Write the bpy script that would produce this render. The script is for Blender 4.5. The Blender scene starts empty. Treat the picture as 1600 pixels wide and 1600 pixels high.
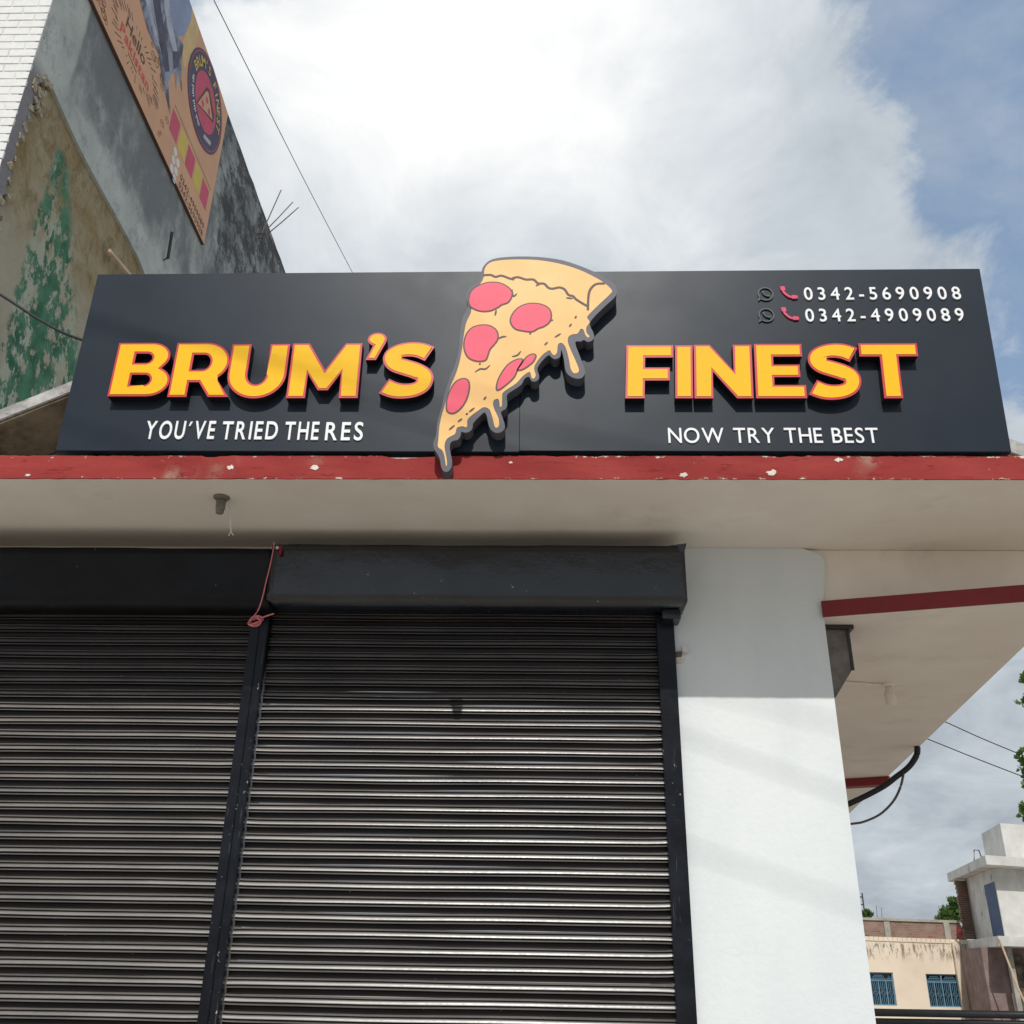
import bpy, bmesh, math, random
from mathutils import Vector, Matrix, geometry, noise
random.seed(7)
S = bpy.context.scene
COL = S.collection
R_ = math.radians

# ------------------------------------------------------------------ camera
cam = bpy.data.cameras.new('camera'); camo = bpy.data.objects.new('camera', cam); COL.objects.link(camo)
cam.sensor_width = 36; cam.lens = 36 * 1530 / 1600; cam.clip_end = 2000; cam.clip_start = .05
rx = Vector((0.99953885, 0.02648701, 0.01485011)); up = Vector((-0.00207758, -0.42824192, 0.90366174)); fw = Vector((-0.03029474, 0.90327587, 0.42798941))
camo.matrix_world = Matrix(((rx.x, up.x, -fw.x, 0), (rx.y, up.y, -fw.y, 0), (rx.z, up.z, -fw.z, 1.6), (0, 0, 0, 1)))
S.camera = camo

# ------------------------------------------------------------------ sky
W = bpy.data.worlds.new('World'); S.world = W; W.use_nodes = True
wt = W.node_tree; wt.nodes.clear()
def wn(t, **k):
    n = wt.nodes.new(t)
    for a, b in k.items(): setattr(n, a, b)
    return n
def wl(a, b): wt.links.new(a, b)
def wmath(op, a, b=None, c=None, clamp=False):
    n = wn('ShaderNodeMath', operation=op, use_clamp=clamp)
    for i, v in enumerate((a, b, c)):
        if v is None: continue
        if hasattr(v, 'is_linked'): wl(v, n.inputs[i])
        else: n.inputs[i].default_value = v
    return n.outputs[0]
def wsmooth(v, a, b):
    n = wn('ShaderNodeMapRange', interpolation_type='SMOOTHSTEP')
    wl(v, n.inputs[0]); n.inputs[1].default_value = a; n.inputs[2].default_value = b
    return n.outputs[0]
sky = wn('ShaderNodeTexSky', sky_type='NISHITA'); sky.sun_disc = False
sky.sun_elevation = R_(45); sky.sun_rotation = R_(181); sky.air_density = 1.0; sky.dust_density = 1.6; sky.ozone_density = 1.3
tc = wn('ShaderNodeTexCoord')
sep = wn('ShaderNodeSeparateXYZ'); wl(tc.outputs['Generated'], sep.inputs[0])
den = wmath('ADD', wmath('MAXIMUM', sep.outputs[2], 0.0), .32)
cmb = wn('ShaderNodeCombineXYZ')
wl(wmath('DIVIDE', sep.outputs[0], den), cmb.inputs[0]); wl(wmath('DIVIDE', sep.outputs[1], den), cmb.inputs[1]); cmb.inputs[2].default_value = 3.1
def wnoise(scale, detail, rough, dist=0., off=(0, 0, 0)):
    mp = wn('ShaderNodeMapping'); wl(cmb.outputs[0], mp.inputs[0]); mp.inputs['Location'].default_value = off
    n = wn('ShaderNodeTexNoise'); wl(mp.outputs[0], n.inputs['Vector'])
    n.inputs['Scale'].default_value = scale; n.inputs['Detail'].default_value = detail
    n.inputs['Roughness'].default_value = rough; n.inputs['Distortion'].default_value = dist
    return n.outputs[0]
def blob(d, r):                        # 1 towards direction d, 0 beyond the radius r
    v = wn('ShaderNodeVectorMath', operation='DISTANCE'); wl(tc.outputs['Generated'], v.inputs[0]); v.inputs[1].default_value = d
    return wsmooth(v.outputs['Value'], r, 0.0)
n1 = wnoise(2.6, 9, .6, .35)
n3 = wnoise(6, 7, .6, .4, (1.2, 5.7, 0))
cov = wmath('ADD', wmath('MULTIPLY_ADD', n1, 2.3, -.82), wmath('MULTIPLY', n3, .8))
cov = wmath('ADD', cov, wmath('MULTIPLY', wsmooth(sep.outputs[2], .42, .12), .35)); cov = wmath('ADD', cov, wmath('MULTIPLY', blob((-.02, .74, .67), .42), .40))            # a mostly cloudy sky with gaps
for d, r, k in (((.445, .56, .70), .25, 1.35), ((-.27, .53, .80), .13, .60), ((.50, .70, .52), .13, .75)):
    cov = wmath('SUBTRACT', cov, wmath('MULTIPLY', blob(d, r), k))
mask = wmath('MULTIPLY_ADD', wsmooth(cov, .33, .63), .94, .06); mask = wmath('MAXIMUM', mask, wmath('MULTIPLY', wsmooth(wnoise(3.4, 8, .62, .5, (8, 2, 0)), .42, .75), .45))
n2 = wnoise(1.5, 6, .55, .3, (4.2, 1.7, 0))
br = wmath('ADD', wmath('MULTIPLY', n2, .70), wmath('MULTIPLY', n3, .62)); br = wmath('SUBTRACT', br, .255)
br = wmath('ADD', br, wmath('MULTIPLY', blob((-.10, .63, .77), .42), .46))
br = wmath('ADD', br, wmath('MULTIPLY', wsmooth(sep.outputs[2], .05, .55), .13))
cr = wn('ShaderNodeValToRGB'); wl(br, cr.inputs[0])
e = cr.color_ramp.elements
e[0].position = .25; e[0].color = (2.1, 2.42, 2.75, 1); e[1].position = .95; e[1].color = (6.7, 6.75, 6.75, 1)
m = e.new(.58); m.color = (3.9, 4.25, 4.6, 1)
mx = wn('ShaderNodeMix', data_type='RGBA'); wl(mask, mx.inputs[0]); hz = wn('ShaderNodeMix', data_type='RGBA'); hz.inputs[0].default_value = .5; wl(sky.outputs[0], hz.inputs[6]); hz.inputs[7].default_value = (2.0, 2.9, 4.1, 1); wl(hz.outputs[2], mx.inputs[6]); wl(cr.outputs[0], mx.inputs[7])
bg = wn('ShaderNodeBackground'); bg.inputs[1].default_value = .15; wl(mx.outputs[2], bg.inputs[0])
wo = wn('ShaderNodeOutputWorld'); wl(bg.outputs[0], wo.inputs[0])

# ------------------------------------------------------------------ sun, exposure
sl = bpy.data.lights.new('sun', 'SUN'); sl.energy = 3.1; sl.angle = R_(.53); sl.color = (1, .97, .925)
so = bpy.data.objects.new('sun', sl); COL.objects.link(so)
SUN = Vector((.018, 1.054, -1.06)).normalized()
so.rotation_euler = SUN.to_track_quat('-Z', 'Y').to_euler(); so.location = (0, -20, 25)
vs = S.view_settings; vs.view_transform = 'Standard'; vs.look = 'None'; vs.exposure = 0; vs.gamma = 1

# ------------------------------------------------------------------ material helpers
class Mat:
    def __init__(s, name, rough=.7, spec=.4, metal=0):
        s.m = bpy.data.materials.new(name); s.m.use_nodes = True; s.t = s.m.node_tree
        s.b = s.t.nodes['Principled BSDF']; s.b.inputs['Roughness'].default_value = rough
        s.b.inputs['Specular IOR Level'].default_value = spec; s.b.inputs['Metallic'].default_value = metal
        g = s.t.nodes.new('ShaderNodeNewGeometry'); s.pos = g.outputs['Position']; s.nrm = g.outputs['Normal']
        x = s.t.nodes.new('ShaderNodeSeparateXYZ'); s.t.links.new(s.pos, x.inputs[0]); s.x, s.y, s.z = x.outputs
    def set(s, sock, v):
        if hasattr(v, 'is_linked'): s.t.links.new(v, sock)
        elif isinstance(v, (tuple, list)): sock.default_value = tuple(v) + ((1,) if len(v) == 3 and sock.type == 'RGBA' else ())
        else: sock.default_value = v
    def nz(s, scale, detail=5, rough=.55, stretch=(1, 1, 1), off=(0, 0, 0), dist=0.):
        mp = s.t.nodes.new('ShaderNodeMapping'); s.t.links.new(s.pos, mp.inputs[0]); mp.inputs['Scale'].default_value = stretch; mp.inputs['Location'].default_value = off
        n = s.t.nodes.new('ShaderNodeTexNoise'); s.t.links.new(mp.outputs[0], n.inputs['Vector'])
        n.inputs['Scale'].default_value = scale; n.inputs['Detail'].default_value = detail; n.inputs['Roughness'].default_value = rough; n.inputs['Distortion'].default_value = dist
        return n.outputs[0]
    def ma(s, op, a, b=0., c=None, clamp=False):
        n = s.t.nodes.new('ShaderNodeMath'); n.operation = op; n.use_clamp = clamp
        s.set(n.inputs[0], a); s.set(n.inputs[1], b)
        if c is not None: s.set(n.inputs[2], c)
        return n.outputs[0]
    def sm(s, v, a, b):
        n = s.t.nodes.new('ShaderNodeMapRange'); n.interpolation_type = 'SMOOTHSTEP'; s.set(n.inputs[0], v); n.inputs[1].default_value = a; n.inputs[2].default_value = b
        return n.outputs[0]
    def mix(s, f, a, b):
        n = s.t.nodes.new('ShaderNodeMix'); n.data_type = 'RGBA'; s.set(n.inputs[0], f); s.set(n.inputs[6], a); s.set(n.inputs[7], b)
        return n.outputs[2]
    def col(s, c): s.set(s.b.inputs['Base Color'], c); return s
    def rough(s, v): s.set(s.b.inputs['Roughness'], v); return s
    def bump(s, h, strength=.3, dist=.01):
        n = s.t.nodes.new('ShaderNodeBump'); s.set(n.inputs['Height'], h); n.inputs['Strength'].default_value = strength; n.inputs['Distance'].default_value = dist
        s.t.links.new(n.outputs[0], s.b.inputs['Normal']); return s
def mul(c, k): return tuple(min(1, v * k) for v in c)
def plain(name, c, rough=.6, spec=.4, var=.15, scale=6, bump=.0, metal=0, fine=60):
    m = Mat(name, rough, spec, metal)
    f = m.sm(m.ma('ADD', m.ma('MULTIPLY', m.nz(scale, 6), .7), m.ma('MULTIPLY', m.nz(fine, 3), .3)), .32, .68)
    m.col(m.mix(f, mul(c, 1 - var), mul(c, 1 + var)))
    if bump: m.bump(m.nz(fine, 4), bump, .004)
    return m.m
MT = {}
MT['white_wall'] = (lambda m: (m.col(m.mix(m.sm(m.nz(34, 5, .72, (1, 1, 1), (6, 0, 3)), .735, .755), m.mix(m.ma('MULTIPLY', m.sm(m.ma('ABSOLUTE', m.ma('SUBTRACT', m.nz(.8, 4, .6, (.5, 1, 1.3), (1, 0, 1)), .5)), .003, .0), m.ma('MULTIPLY', m.sm(m.nz(.7, 2, .5, (1, 1, 1), (4, 4, 4)), .5, .62), .13)), m.mix(m.sm(m.nz(1.3, 7, .6, (1, 1, .35)), .35, .7), (.67, .705, .71), (.745, .775, .77)), (.40, .40, .38)), (.42, .40, .36))).bump(m.ma('ADD', m.nz(26, 5), m.ma('MULTIPLY', m.nz(2.2, 3), 2.0)), .3, .008), m.m)[1])(Mat('white_painted_plaster', .75, .25))
m = Mat('cream_painted_concrete', .8, .2)
c = m.mix(m.sm(m.nz(2.2, 7, .6), .3, .75), (.80, .72, .635), (.86, .79, .705))
c = m.mix(m.ma('MULTIPLY', m.sm(m.nz(1.1, 8, .7, (1, 1.4, 1), (3, 1, 0)), .52, .70), .35), c, (.50, .43, .36))
c = m.mix(m.sm(m.nz(30, 5, .7, (1, 1, 1), (1, 8, 2)), .70, .73), c, (.40, .34, .28))
m.col(c).bump(m.ma('ADD', m.nz(60, 3), m.ma('MULTIPLY', m.nz(5, 4), .6)), .2, .004); MT['cream'] = m.m
m = Mat('dim_reflection_black_sheet', .3, .22); m.col(m.mix(m.sm(m.nz(34, 6, .7, (1, 1, .5), (3, 1, 8)), .70, .715), m.mix(m.sm(m.nz(3, 7, .65), .35, .75), (.004, .0045, .006), (.010, .011, .015)), (.25, .25, .25))).rough(m.ma('ADD', .10, m.ma('MULTIPLY', m.nz(4, 7, .7), .5))).bump(m.nz(4, 5), .4, .02); MT['black_dim'] = m.m  # darker copy of the black sheet, painting in the left panel's dim reflection
m = Mat('chipped_red_paint', .75, .15)
red = m.mix(m.sm(m.nz(3, 6, .6, (.6, 1, 1.5)), .3, .75), (.27, .031, .029), (.335, .050, .044))
scr = m.ma('MULTIPLY', m.sm(m.nz(16, 8, .7, (.32, 1, 1.6)), .57, .62), .8)
red = m.mix(scr, red, (.20, .02, .02))
wear = m.ma('MULTIPLY', m.sm(m.nz(2.1, 2, .5, (1, 1, 1), (3.3, 0, 1)), .60, .70), m.sm(m.nz(9, 8, .72), .42, .56))
red = m.mix(m.ma('MULTIPLY', wear, .7), red, (.36, .25, .19))
edge = m.ma('ADD', m.sm(m.z, 4.200, 4.182), m.sm(m.z, 4.305, 4.325)); chip = m.sm(m.ma('MULTIPLY_ADD', edge, .09, m.nz(23, 8, .74, (.5, 1, 1), (7, 3, 1))), .66, .675)
red = m.mix(chip, red, (.62, .55, .48))
m.col(red).bump(m.ma('SUBTRACT', m.nz(30, 6, .6, (.4, 1, 1)), m.ma('MULTIPLY', chip, .8)), .5, .006); MT['red'] = m.m
MT['dark_red'] = plain('dark_red_paint', (.22, .026, .03), .6, .3, .12, 4, .2)
MT['chip'] = plain('bare_lime_chip', (.68, .63, .55), .9, .1, .15, 30, .4)
m = Mat('sign_sheet', .42, .25)
m.col(m.mix(m.sm(m.nz(1.5, 6, .6), .3, .7), (.008, .014, .024), (.011, .019, .031)))
m.rough(m.ma('ADD', .34, m.ma('MULTIPLY', m.nz(2.5, 6), .16))); m.bump(m.nz(1.3, 2), .12, .02); MT['sign'] = m.m
MT['black_return'] = plain('black_letter_return', (.008, .008, .009), .45, .4, .1)
MT['trim_red'] = plain('red_letter_trim', (.56, .035, .055), .4, .4, .06)
m = Mat('yellow_acrylic', .5, .2)
crk = m.sm(m.ma('ABSOLUTE', m.ma('SUBTRACT', m.nz(3.1, 3, .5, (1, 1, 1.6), (2, 0, 5)), .5)), .0, .006)
m.col(m.mix(crk, (.74, .46, .012), m.mix(m.nz(2), (.85, .45, .004), (.89, .51, .006)))); MT['yellow'] = m.m
MT['white_letter'] = plain('white_acrylic', (.82, .83, .84), .35, .4, .03)
MT['pz_border'] = plain('grey_pizza_border', (.105, .105, .125), .5, .25, .06)
m = Mat('pizza_print', .42, .16); m.col(m.mix(m.sm(m.nz(4, 4), .3, .7), (.80, .47, .165), (.86, .53, .21))); m.bump(m.nz(3.5, 2), .10, .02); MT['pz_cheese'] = m.m
MT['pz_pink'] = plain('pink_print', (.80, .105, .165), .45, .16, .05)
MT['pz_ink'] = plain('ink_print', (.115, .075, .075), .5, .2, .05)
MT['icon_dark'] = plain('dark_icon', (.012, .022, .024), .4, .5, .1)
MT['icon_pink'] = plain('pink_icon', (.60, .035, .11), .4, .4, .1)
def shutter_mat(name, lit_dust, spec):
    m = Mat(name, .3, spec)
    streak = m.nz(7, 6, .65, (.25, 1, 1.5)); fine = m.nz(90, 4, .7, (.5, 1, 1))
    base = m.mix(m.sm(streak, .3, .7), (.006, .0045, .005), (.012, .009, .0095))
    c = m.mix(m.ma('MULTIPLY', m.ma('MULTIPLY_ADD', m.sm(streak, .3, .7), .35, .5), lit_dust), base, (.40, .365, .335))
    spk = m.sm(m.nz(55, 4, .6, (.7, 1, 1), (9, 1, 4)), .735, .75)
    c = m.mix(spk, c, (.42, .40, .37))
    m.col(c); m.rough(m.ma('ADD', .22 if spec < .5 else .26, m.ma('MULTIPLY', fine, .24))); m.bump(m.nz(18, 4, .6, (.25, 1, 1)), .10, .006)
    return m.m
MT['slat'] = shutter_mat('shaded_black_shutter_paint', .008, .22); MT['slat_lit_dust'] = shutter_mat('lit_dusty_shutter_paint', .42, 1.0)  # shade painted near-black on one, dust plus painted sunlit tone on the other
m = Mat('black_gloss_sheet', .3, .75)
spk = m.sm(m.nz(38, 5, .65, (1, 1, .6), (3, 1, 8)), .70, .715)
c = m.mix(m.sm(m.nz(3, 7, .65), .35, .75), (.005, .0065, .010), (.012, .015, .021))
m.col(m.mix(spk, c, (.35, .34, .32))); m.rough(m.ma('ADD', .04, m.ma('MULTIPLY', m.nz(5, 8, .75), .38))); m.bump(m.ma('ADD', m.nz(4, 4), m.ma('MULTIPLY', m.nz(17, 6, .7), .25)), .4, .02); MT['black_sheet'] = m.m
m = Mat('chipped_black_rail_paint', .3, .25)
sp = m.ma('MULTIPLY_ADD', m.sm(m.nz(1.7, 3, .5, (1, 1, 1), (0, 0, 6)), .40, .65), .07, m.nz(46, 6, .7, (1, 1, .55), (3, 1, 8)))
c = m.mix(m.sm(m.nz(5, 7, .65), .35, .75), (.004, .005, .008), (.011, .013, .018))
scr = m.sm(m.nz(40, 4, .6, (1, 1, .06), (8, 1, 8)), .66, .70)
c = m.mix(m.ma('MULTIPLY', scr, .5), c, (.10, .105, .11)); c = m.mix(m.sm(sp, .715, .735), c, (.55, .52, .47))
m.col(c); m.rough(m.ma('ADD', .12, m.ma('MULTIPLY', m.nz(9, 7, .7), .34))); m.bump(m.nz(9, 5), .3, .01); MT['rail_paint'] = m.m
# grey plaster of the tall neighbour
m = Mat('weathered_grey_plaster', .9, .15)
n = m.nz(1.1, 8, .62); fine = m.nz(9, 8, .7)
c = m.mix(m.sm(n, .3, .7), (.40, .435, .41), (.57, .61, .575))
dk = m.ma('MULTIPLY', m.sm(m.ma('ADD', m.z, m.ma('MULTIPLY', m.nz(.9, 4), 1.3)), 9.75, 10.15), m.sm(m.ma('ADD', m.y, m.ma('MULTIPLY', m.nz(.7, 3), .3)), 6.68, 6.74))
c = m.mix(m.ma('MULTIPLY', dk, m.sm(m.nz(1.6, 8, .68, (1, 1, .6)), .30, .58)), c, (.20, .215, .225))
soot = m.ma('MULTIPLY', m.sm(m.ma('ADD', m.y, m.ma('MULTIPLY', m.z, .45)), 14.9, 15.6), m.sm(m.nz(2.4, 10, .78, (1, .7, 1.0), (2, 5, 0)), .44, .54))
c = m.mix(m.ma('MULTIPLY', soot, .9), c, (.06, .06, .065))
c = m.mix(m.ma('MULTIPLY', m.sm(m.y, 6.30, 6.18), m.sm(m.z, 9.0, 8.7)), c, m.mix(m.nz(4, 8, .7), (.16, .15, .17), (.34, .33, .35)))
c = m.mix(m.ma('MULTIPLY', m.sm(m.nz(5, 9, .75, (1, 1, .7), (7, 7, 1)), .50, .66), .55), c, (.24, .25, .25))
c = m.mix(m.sm(m.nz(14, 8, .75), .60, .68), c, (.10, .10, .10))
c = m.mix(m.sm(m.nz(11, 8, .7, (1, 1, 1), (5, 2, 2)), .66, .74), c, (.66, .66, .62))
m.col(c).bump(m.ma('ADD', n, m.ma('MULTIPLY', fine, .7)), .8, .035); MT['plaster'] = m.m
# old olive wall with what is left of green paint
m = Mat('old_olive_wall', .9, .15)
n = m.nz(1.6, 9, .68); hf = m.nz(8, 9, .72)
c = m.mix(m.sm(n, .32, .66), (.25, .17, .062), (.37, .32, .22))
c = m.mix(m.ma('MULTIPLY', m.sm(m.nz(6, 10, .78, (1, 1, .7), (4, 4, 4)), .47, .62), .6), c, (.16, .11, .045))
c = m.mix(m.ma('MULTIPLY', m.sm(m.ma('ADD', m.nz(.9, 7, .66, (1, 1, 1), (0, 3, 7)), m.sm(m.z, 8.2, 6.2)), .60, .95), .75), c, (.41, .39, .31))
yy = m.ma('ADD', m.y, m.ma('MULTIPLY', m.ma('SUBTRACT', hf, .5), .35))
inside = m.ma('MULTIPLY', m.sm(yy, 6.66, 6.74), m.ma('MULTIPLY', m.sm(m.ma('SUBTRACT', m.ma('MULTIPLY_ADD', m.z, -.62, 12.22), yy), -.1, .12), m.sm(m.z, 8.62, 8.5)))
left = m.sm(m.ma('ADD', m.ma('MULTIPLY', m.nz(2.0, 9, .68, (1, 1.2, .75), (0, 1.1, 4)), .52), m.ma('MULTIPLY', m.nz(7, 9, .74, (1, 1.3, .8), (5, 5, 1)), .48)), .487, .510)
solid = m.ma('MULTIPLY', m.sm(m.z, 8.05, 8.22), .5)
g = m.ma('MULTIPLY', inside, m.ma('MAXIMUM', left, solid))
grn = m.mix(m.sm(m.nz(5, 6), .3, .7), (.035, .125, .075), (.10, .24, .15))
pale = m.ma('MULTIPLY', inside, m.sm(m.nz(3.3, 8, .66, (1, 1, .6), (2, 2, 2)), .44, .56))
c = m.mix(m.ma('MULTIPLY', pale, .7), c, (.40, .45, .35))
c = m.mix(g, c, grn)
scr = m.ma('MULTIPLY', inside, m.sm(m.nz(9, 4, .6, (1, 2.2, .35), (1, 0, 3)), .66, .69))
c = m.mix(scr, c, (.46, .58, .55))
c = m.mix(m.sm(m.nz(17, 6, .7, (1, 1, 1), (3, 3, 3)), .66, .70), c, (.08, .065, .045))
m.col(c).bump(m.ma('ADD', m.ma('MULTIPLY', n, .8), m.ma('ADD', m.ma('MULTIPLY', hf, .6), m.ma('MULTIPLY', g, .12))), .6, .03); MT['olive'] = m.m
MT['rubble'] = plain('broken_plaster', (.36, .31, .23), .95, .1, .4, 25, .8)
MT['white_brick'] = plain('white_painted_brick', (.74, .74, .72), .8, .2, .05, 20, .3)
MT['mortar'] = plain('pale_mortar', (.70, .70, .69), .9, .1, .1, 20, .3)
m = Mat('raw_concrete', .9, .15)
c = m.mix(m.sm(m.nz(5, 8, .68, (1, 1, 1)), .3, .7), (.28, .265, .25), (.56, .55, .54)); c = m.mix(m.sm(m.nz(14, 8, .75, (.4, 1, 1.4)), .58, .68), c, (.075, .07, .075))
m.col(c).bump(m.nz(14, 8, .7), .7, .015); MT['concrete'] = m.m
m = Mat('brown_stained_plaster', .9, .15)
c = m.mix(m.sm(m.nz(2.3, 8, .66, (1, 1, 1.6)), .35, .65), (.065, .048, .033), (.19, .155, .115)); m.col(c).bump(m.nz(8, 8), .5, .02); MT['brown'] = m.m
MT['poster'] = plain('tan_printed_vinyl', (.66, .365, .205), .55, .3, .07, 3)
MT['poster_ink'] = plain('dark_poster_ink', (.11, .06, .045), .6, .3, .1)
MT['poster_line'] = plain('faint_brown_ink', (.27, .145, .08), .6, .3, .1)
MT['poster_red'] = plain('red_poster_ink', (.68, .085, .08), .6, .3, .08)
MT['poster_pink'] = plain('pink_poster_ink', (.60, .085, .15), .6, .3, .08)
MT['poster_yel'] = plain('yellow_poster_ink', (.66, .50, .10), .6, .3, .08)
MT['poster_navy'] = plain('navy_poster_ink', (.085, .068, .12), .6, .3, .15)
MT['poster_white'] = plain('white_poster_ink', (.74, .70, .68), .6, .3, .08)
m = Mat('slate_mountain_ink', .6, .3); c = m.mix(m.sm(m.nz(2.6, 7, .68, (1, 1.6, .8)), .40, .60), (.085, .085, .125), (.30, .32, .40)); m.col(m.mix(m.sm(m.nz(5, 7, .7, (1, 1.6, .7), (2, 2, 2)), .56, .66), c, (.48, .51, .58))); MT['mt1'] = m.m
MT['mt2'] = plain('pale_mountain_ink', (.40, .43, .51), .6, .3, .3, 5)
MT['mt3'] = plain('dark_mountain_ink', (.08, .08, .115), .6, .3, .35, 6); MT['sky_ink'] = plain('blue_poster_ink', (.27, .32, .47), .6, .3, .15, 2)
MT['poster_glow'] = plain('faded_yellow_ink', (.66, .47, .22), .6, .3, .1)
MT['wood'] = plain('pale_timber', (.56, .42, .29), .7, .3, .15, 12, .3)
MT['iron'] = plain('dark_iron', (.035, .035, .038), .5, .4, .2, 20, .2)
MT['rebar'] = plain('rusty_rebar', (.12, .10, .09), .7, .3, .2, 30)
MT['cable'] = plain('black_cable', (.012, .012, .013), .5, .4, .1)
MT['cable_grey'] = plain('grey_cable', (.10, .10, .105), .5, .4, .1)
MT['pink_cord'] = plain('pink_plastic_cord', (.66, .19, .20), .5, .4, .12, 40)
MT['red_plastic'] = plain('red_plastic', (.22, .012, .02), .5, .4, .2)
MT['bakelite'] = plain('grey_brown_bakelite', (.20, .175, .15), .6, .3, .2, 30)
MT['white_plastic'] = plain('white_plastic', (.66, .64, .60), .5, .4, .06)
MT['box_metal'] = plain('weathered_box_sheet', (.17, .15, .13), .6, .3, .3, 7, .2)
m = Mat('beige_wall_paint', .85, .2)
c = m.mix(m.sm(m.nz(.7, 6), .3, .7), (.66, .54, .42), (.74, .63, .50))
st = m.ma('MULTIPLY', m.sm(m.nz(3.2, 9, .75, (1.9, 1, .5), (0, 0, 2)), .49, .56), m.ma('MULTIPLY', m.sm(m.z, 2.25, 2.8), m.sm(m.z, 3.12, 2.98)))
m.col(m.mix(m.ma('MULTIPLY', st, .8), c, (.13, .11, .09))); MT['beige'] = m.m
m = Mat('far_brickwork', .9, .1)
bk = m.t.nodes.new('ShaderNodeTexBrick'); mp = m.t.nodes.new('ShaderNodeCombineXYZ'); m.t.links.new(m.x, mp.inputs[0]); m.t.links.new(m.z, mp.inputs[1]); m.t.links.new(mp.outputs[0], bk.inputs[0])
bk.inputs['Color1'].default_value = (.20, .095, .07, 1); bk.inputs['Color2'].default_value = (.29, .16, .12, 1); bk.inputs['Mortar'].default_value = (.24, .20, .17, 1)
bk.inputs['Scale'].default_value = 1; bk.inputs['Brick Width'].default_value = .24; bk.inputs['Row Height'].default_value = .085; bk.inputs['Mortar Size'].default_value = .012
m.col(m.mix(m.sm(m.nz(2, 7), .4, .7), bk.outputs[0], (.27, .21, .17))).bump(m.nz(14, 5), .6, .02); MT['far_brick'] = m.m
m = Mat('far_whitewash', .85, .2)
c = m.mix(m.sm(m.nz(1.2, 7, .65), .3, .7), (.50, .49, .46), (.66, .65, .61)); c = m.mix(m.sm(m.nz(1.6, 8, .72, (1, 1, .7), (3, 1, 1)), .60, .70), c, (.17, .165, .15)); m.col(c); MT['far_white'] = m.m
MT['far_pink'] = plain('faded_pink_wall', (.25, .18, .165), .9, .1, .25, 2); MT['far_post'] = plain('grey_post', (.34, .32, .28), .9, .1, .2, 3)
MT['tin'] = plain('corrugated_tin', (.33, .31, .35), .5, .4, .15, 2); MT['blue_paint'] = plain('blue_window_paint', (.115, .235, .32), .55, .4, .12, 4)
MT['blue_door'] = plain('blue_door_paint', (.035, .075, .15), .55, .4, .2, 3); MT['pane'] = plain('dark_window_glass', (.018, .022, .028), .1, .5, .1)
MT['black_pipe'] = plain('black_pipe_paint', (.014, .015, .018), .4, .5, .3, 12)
m = Mat('leaf', .5, .35)
c = m.mix(m.sm(m.nz(2.2, 4), .3, .7), (.028, .072, .018), (.105, .175, .042)); m.col(c); m.b.inputs['Transmission Weight'].default_value = 0
tr = m.t.nodes.new('ShaderNodeBsdfTranslucent'); tr.inputs[0].default_value = (.12, .24, .03, 1); ad = m.t.nodes.new('ShaderNodeMixShader'); ad.inputs[0].default_value = .3
out = m.t.nodes['Material Output']; m.t.links.new(m.b.outputs[0], ad.inputs[1]); m.t.links.new(tr.outputs[0], ad.inputs[2]); m.t.links.new(ad.outputs[0], out.inputs[0]); MT['leaf'] = m.m
MT['bark'] = plain('bark', (.11, .085, .06), .9, .1, .3, 14, .8)
m = Mat('dusty_street', .9, .15)
c = m.mix(m.sm(m.nz(.35, 8, .6), .3, .7), (.27, .245, .215), (.37, .34, .30)); m.col(m.mix(m.sm(m.nz(9, 7, .7), .55, .75), c, (.18, .165, .15))).bump(m.nz(22, 7), .5, .02); MT['ground'] = m.m
MT['paving'] = plain('concrete_paving', (.42, .40, .36), .85, .2, .15, 1.4, .4)
# ------------------------------------------------------------------ object helpers
def finish(o, kind=None, label=None, cat=None, group=None):
    for k, v in (('kind', kind), ('label', label), ('category', cat), ('group', group)):
        if v: o[k] = v
    return o
def thing(name, loc, label, cat, group=None):
    o = bpy.data.objects.new(name, None); COL.objects.link(o); o.location = loc; o.empty_display_size = .2
    return finish(o, None, label, cat, group)
def wloc(o):
    v = Vector((0, 0, 0))
    while o: v += o.location; o = o.parent
    return v
def link(name, me, mats, parent=None, at=(0, 0, 0), smooth=False, label=None):
    """mesh with vertices relative to the world point `at`"""
    if mats is not None:
        for k in ([mats] if isinstance(mats, str) else mats): me.materials.append(MT[k])
    o = bpy.data.objects.new(name, me); COL.objects.link(o)
    o.parent = parent; o.location = Vector(at) - wloc(parent)
    if smooth:
        for p in me.polygons: p.use_smooth = True
    if label: o['label'] = label
    return o
def mesh(verts, faces, recalc=True, mi=None):
    me = bpy.data.meshes.new('m'); me.from_pydata([tuple(v) for v in verts], [], faces)
    if mi:
        for p, k in zip(me.polygons, mi): p.material_index = k
    if recalc:
        b = bmesh.new(); b.from_mesh(me); bmesh.ops.recalc_face_normals(b, faces=b.faces); b.to_mesh(me); b.free()
    me.update(); return me
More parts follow.
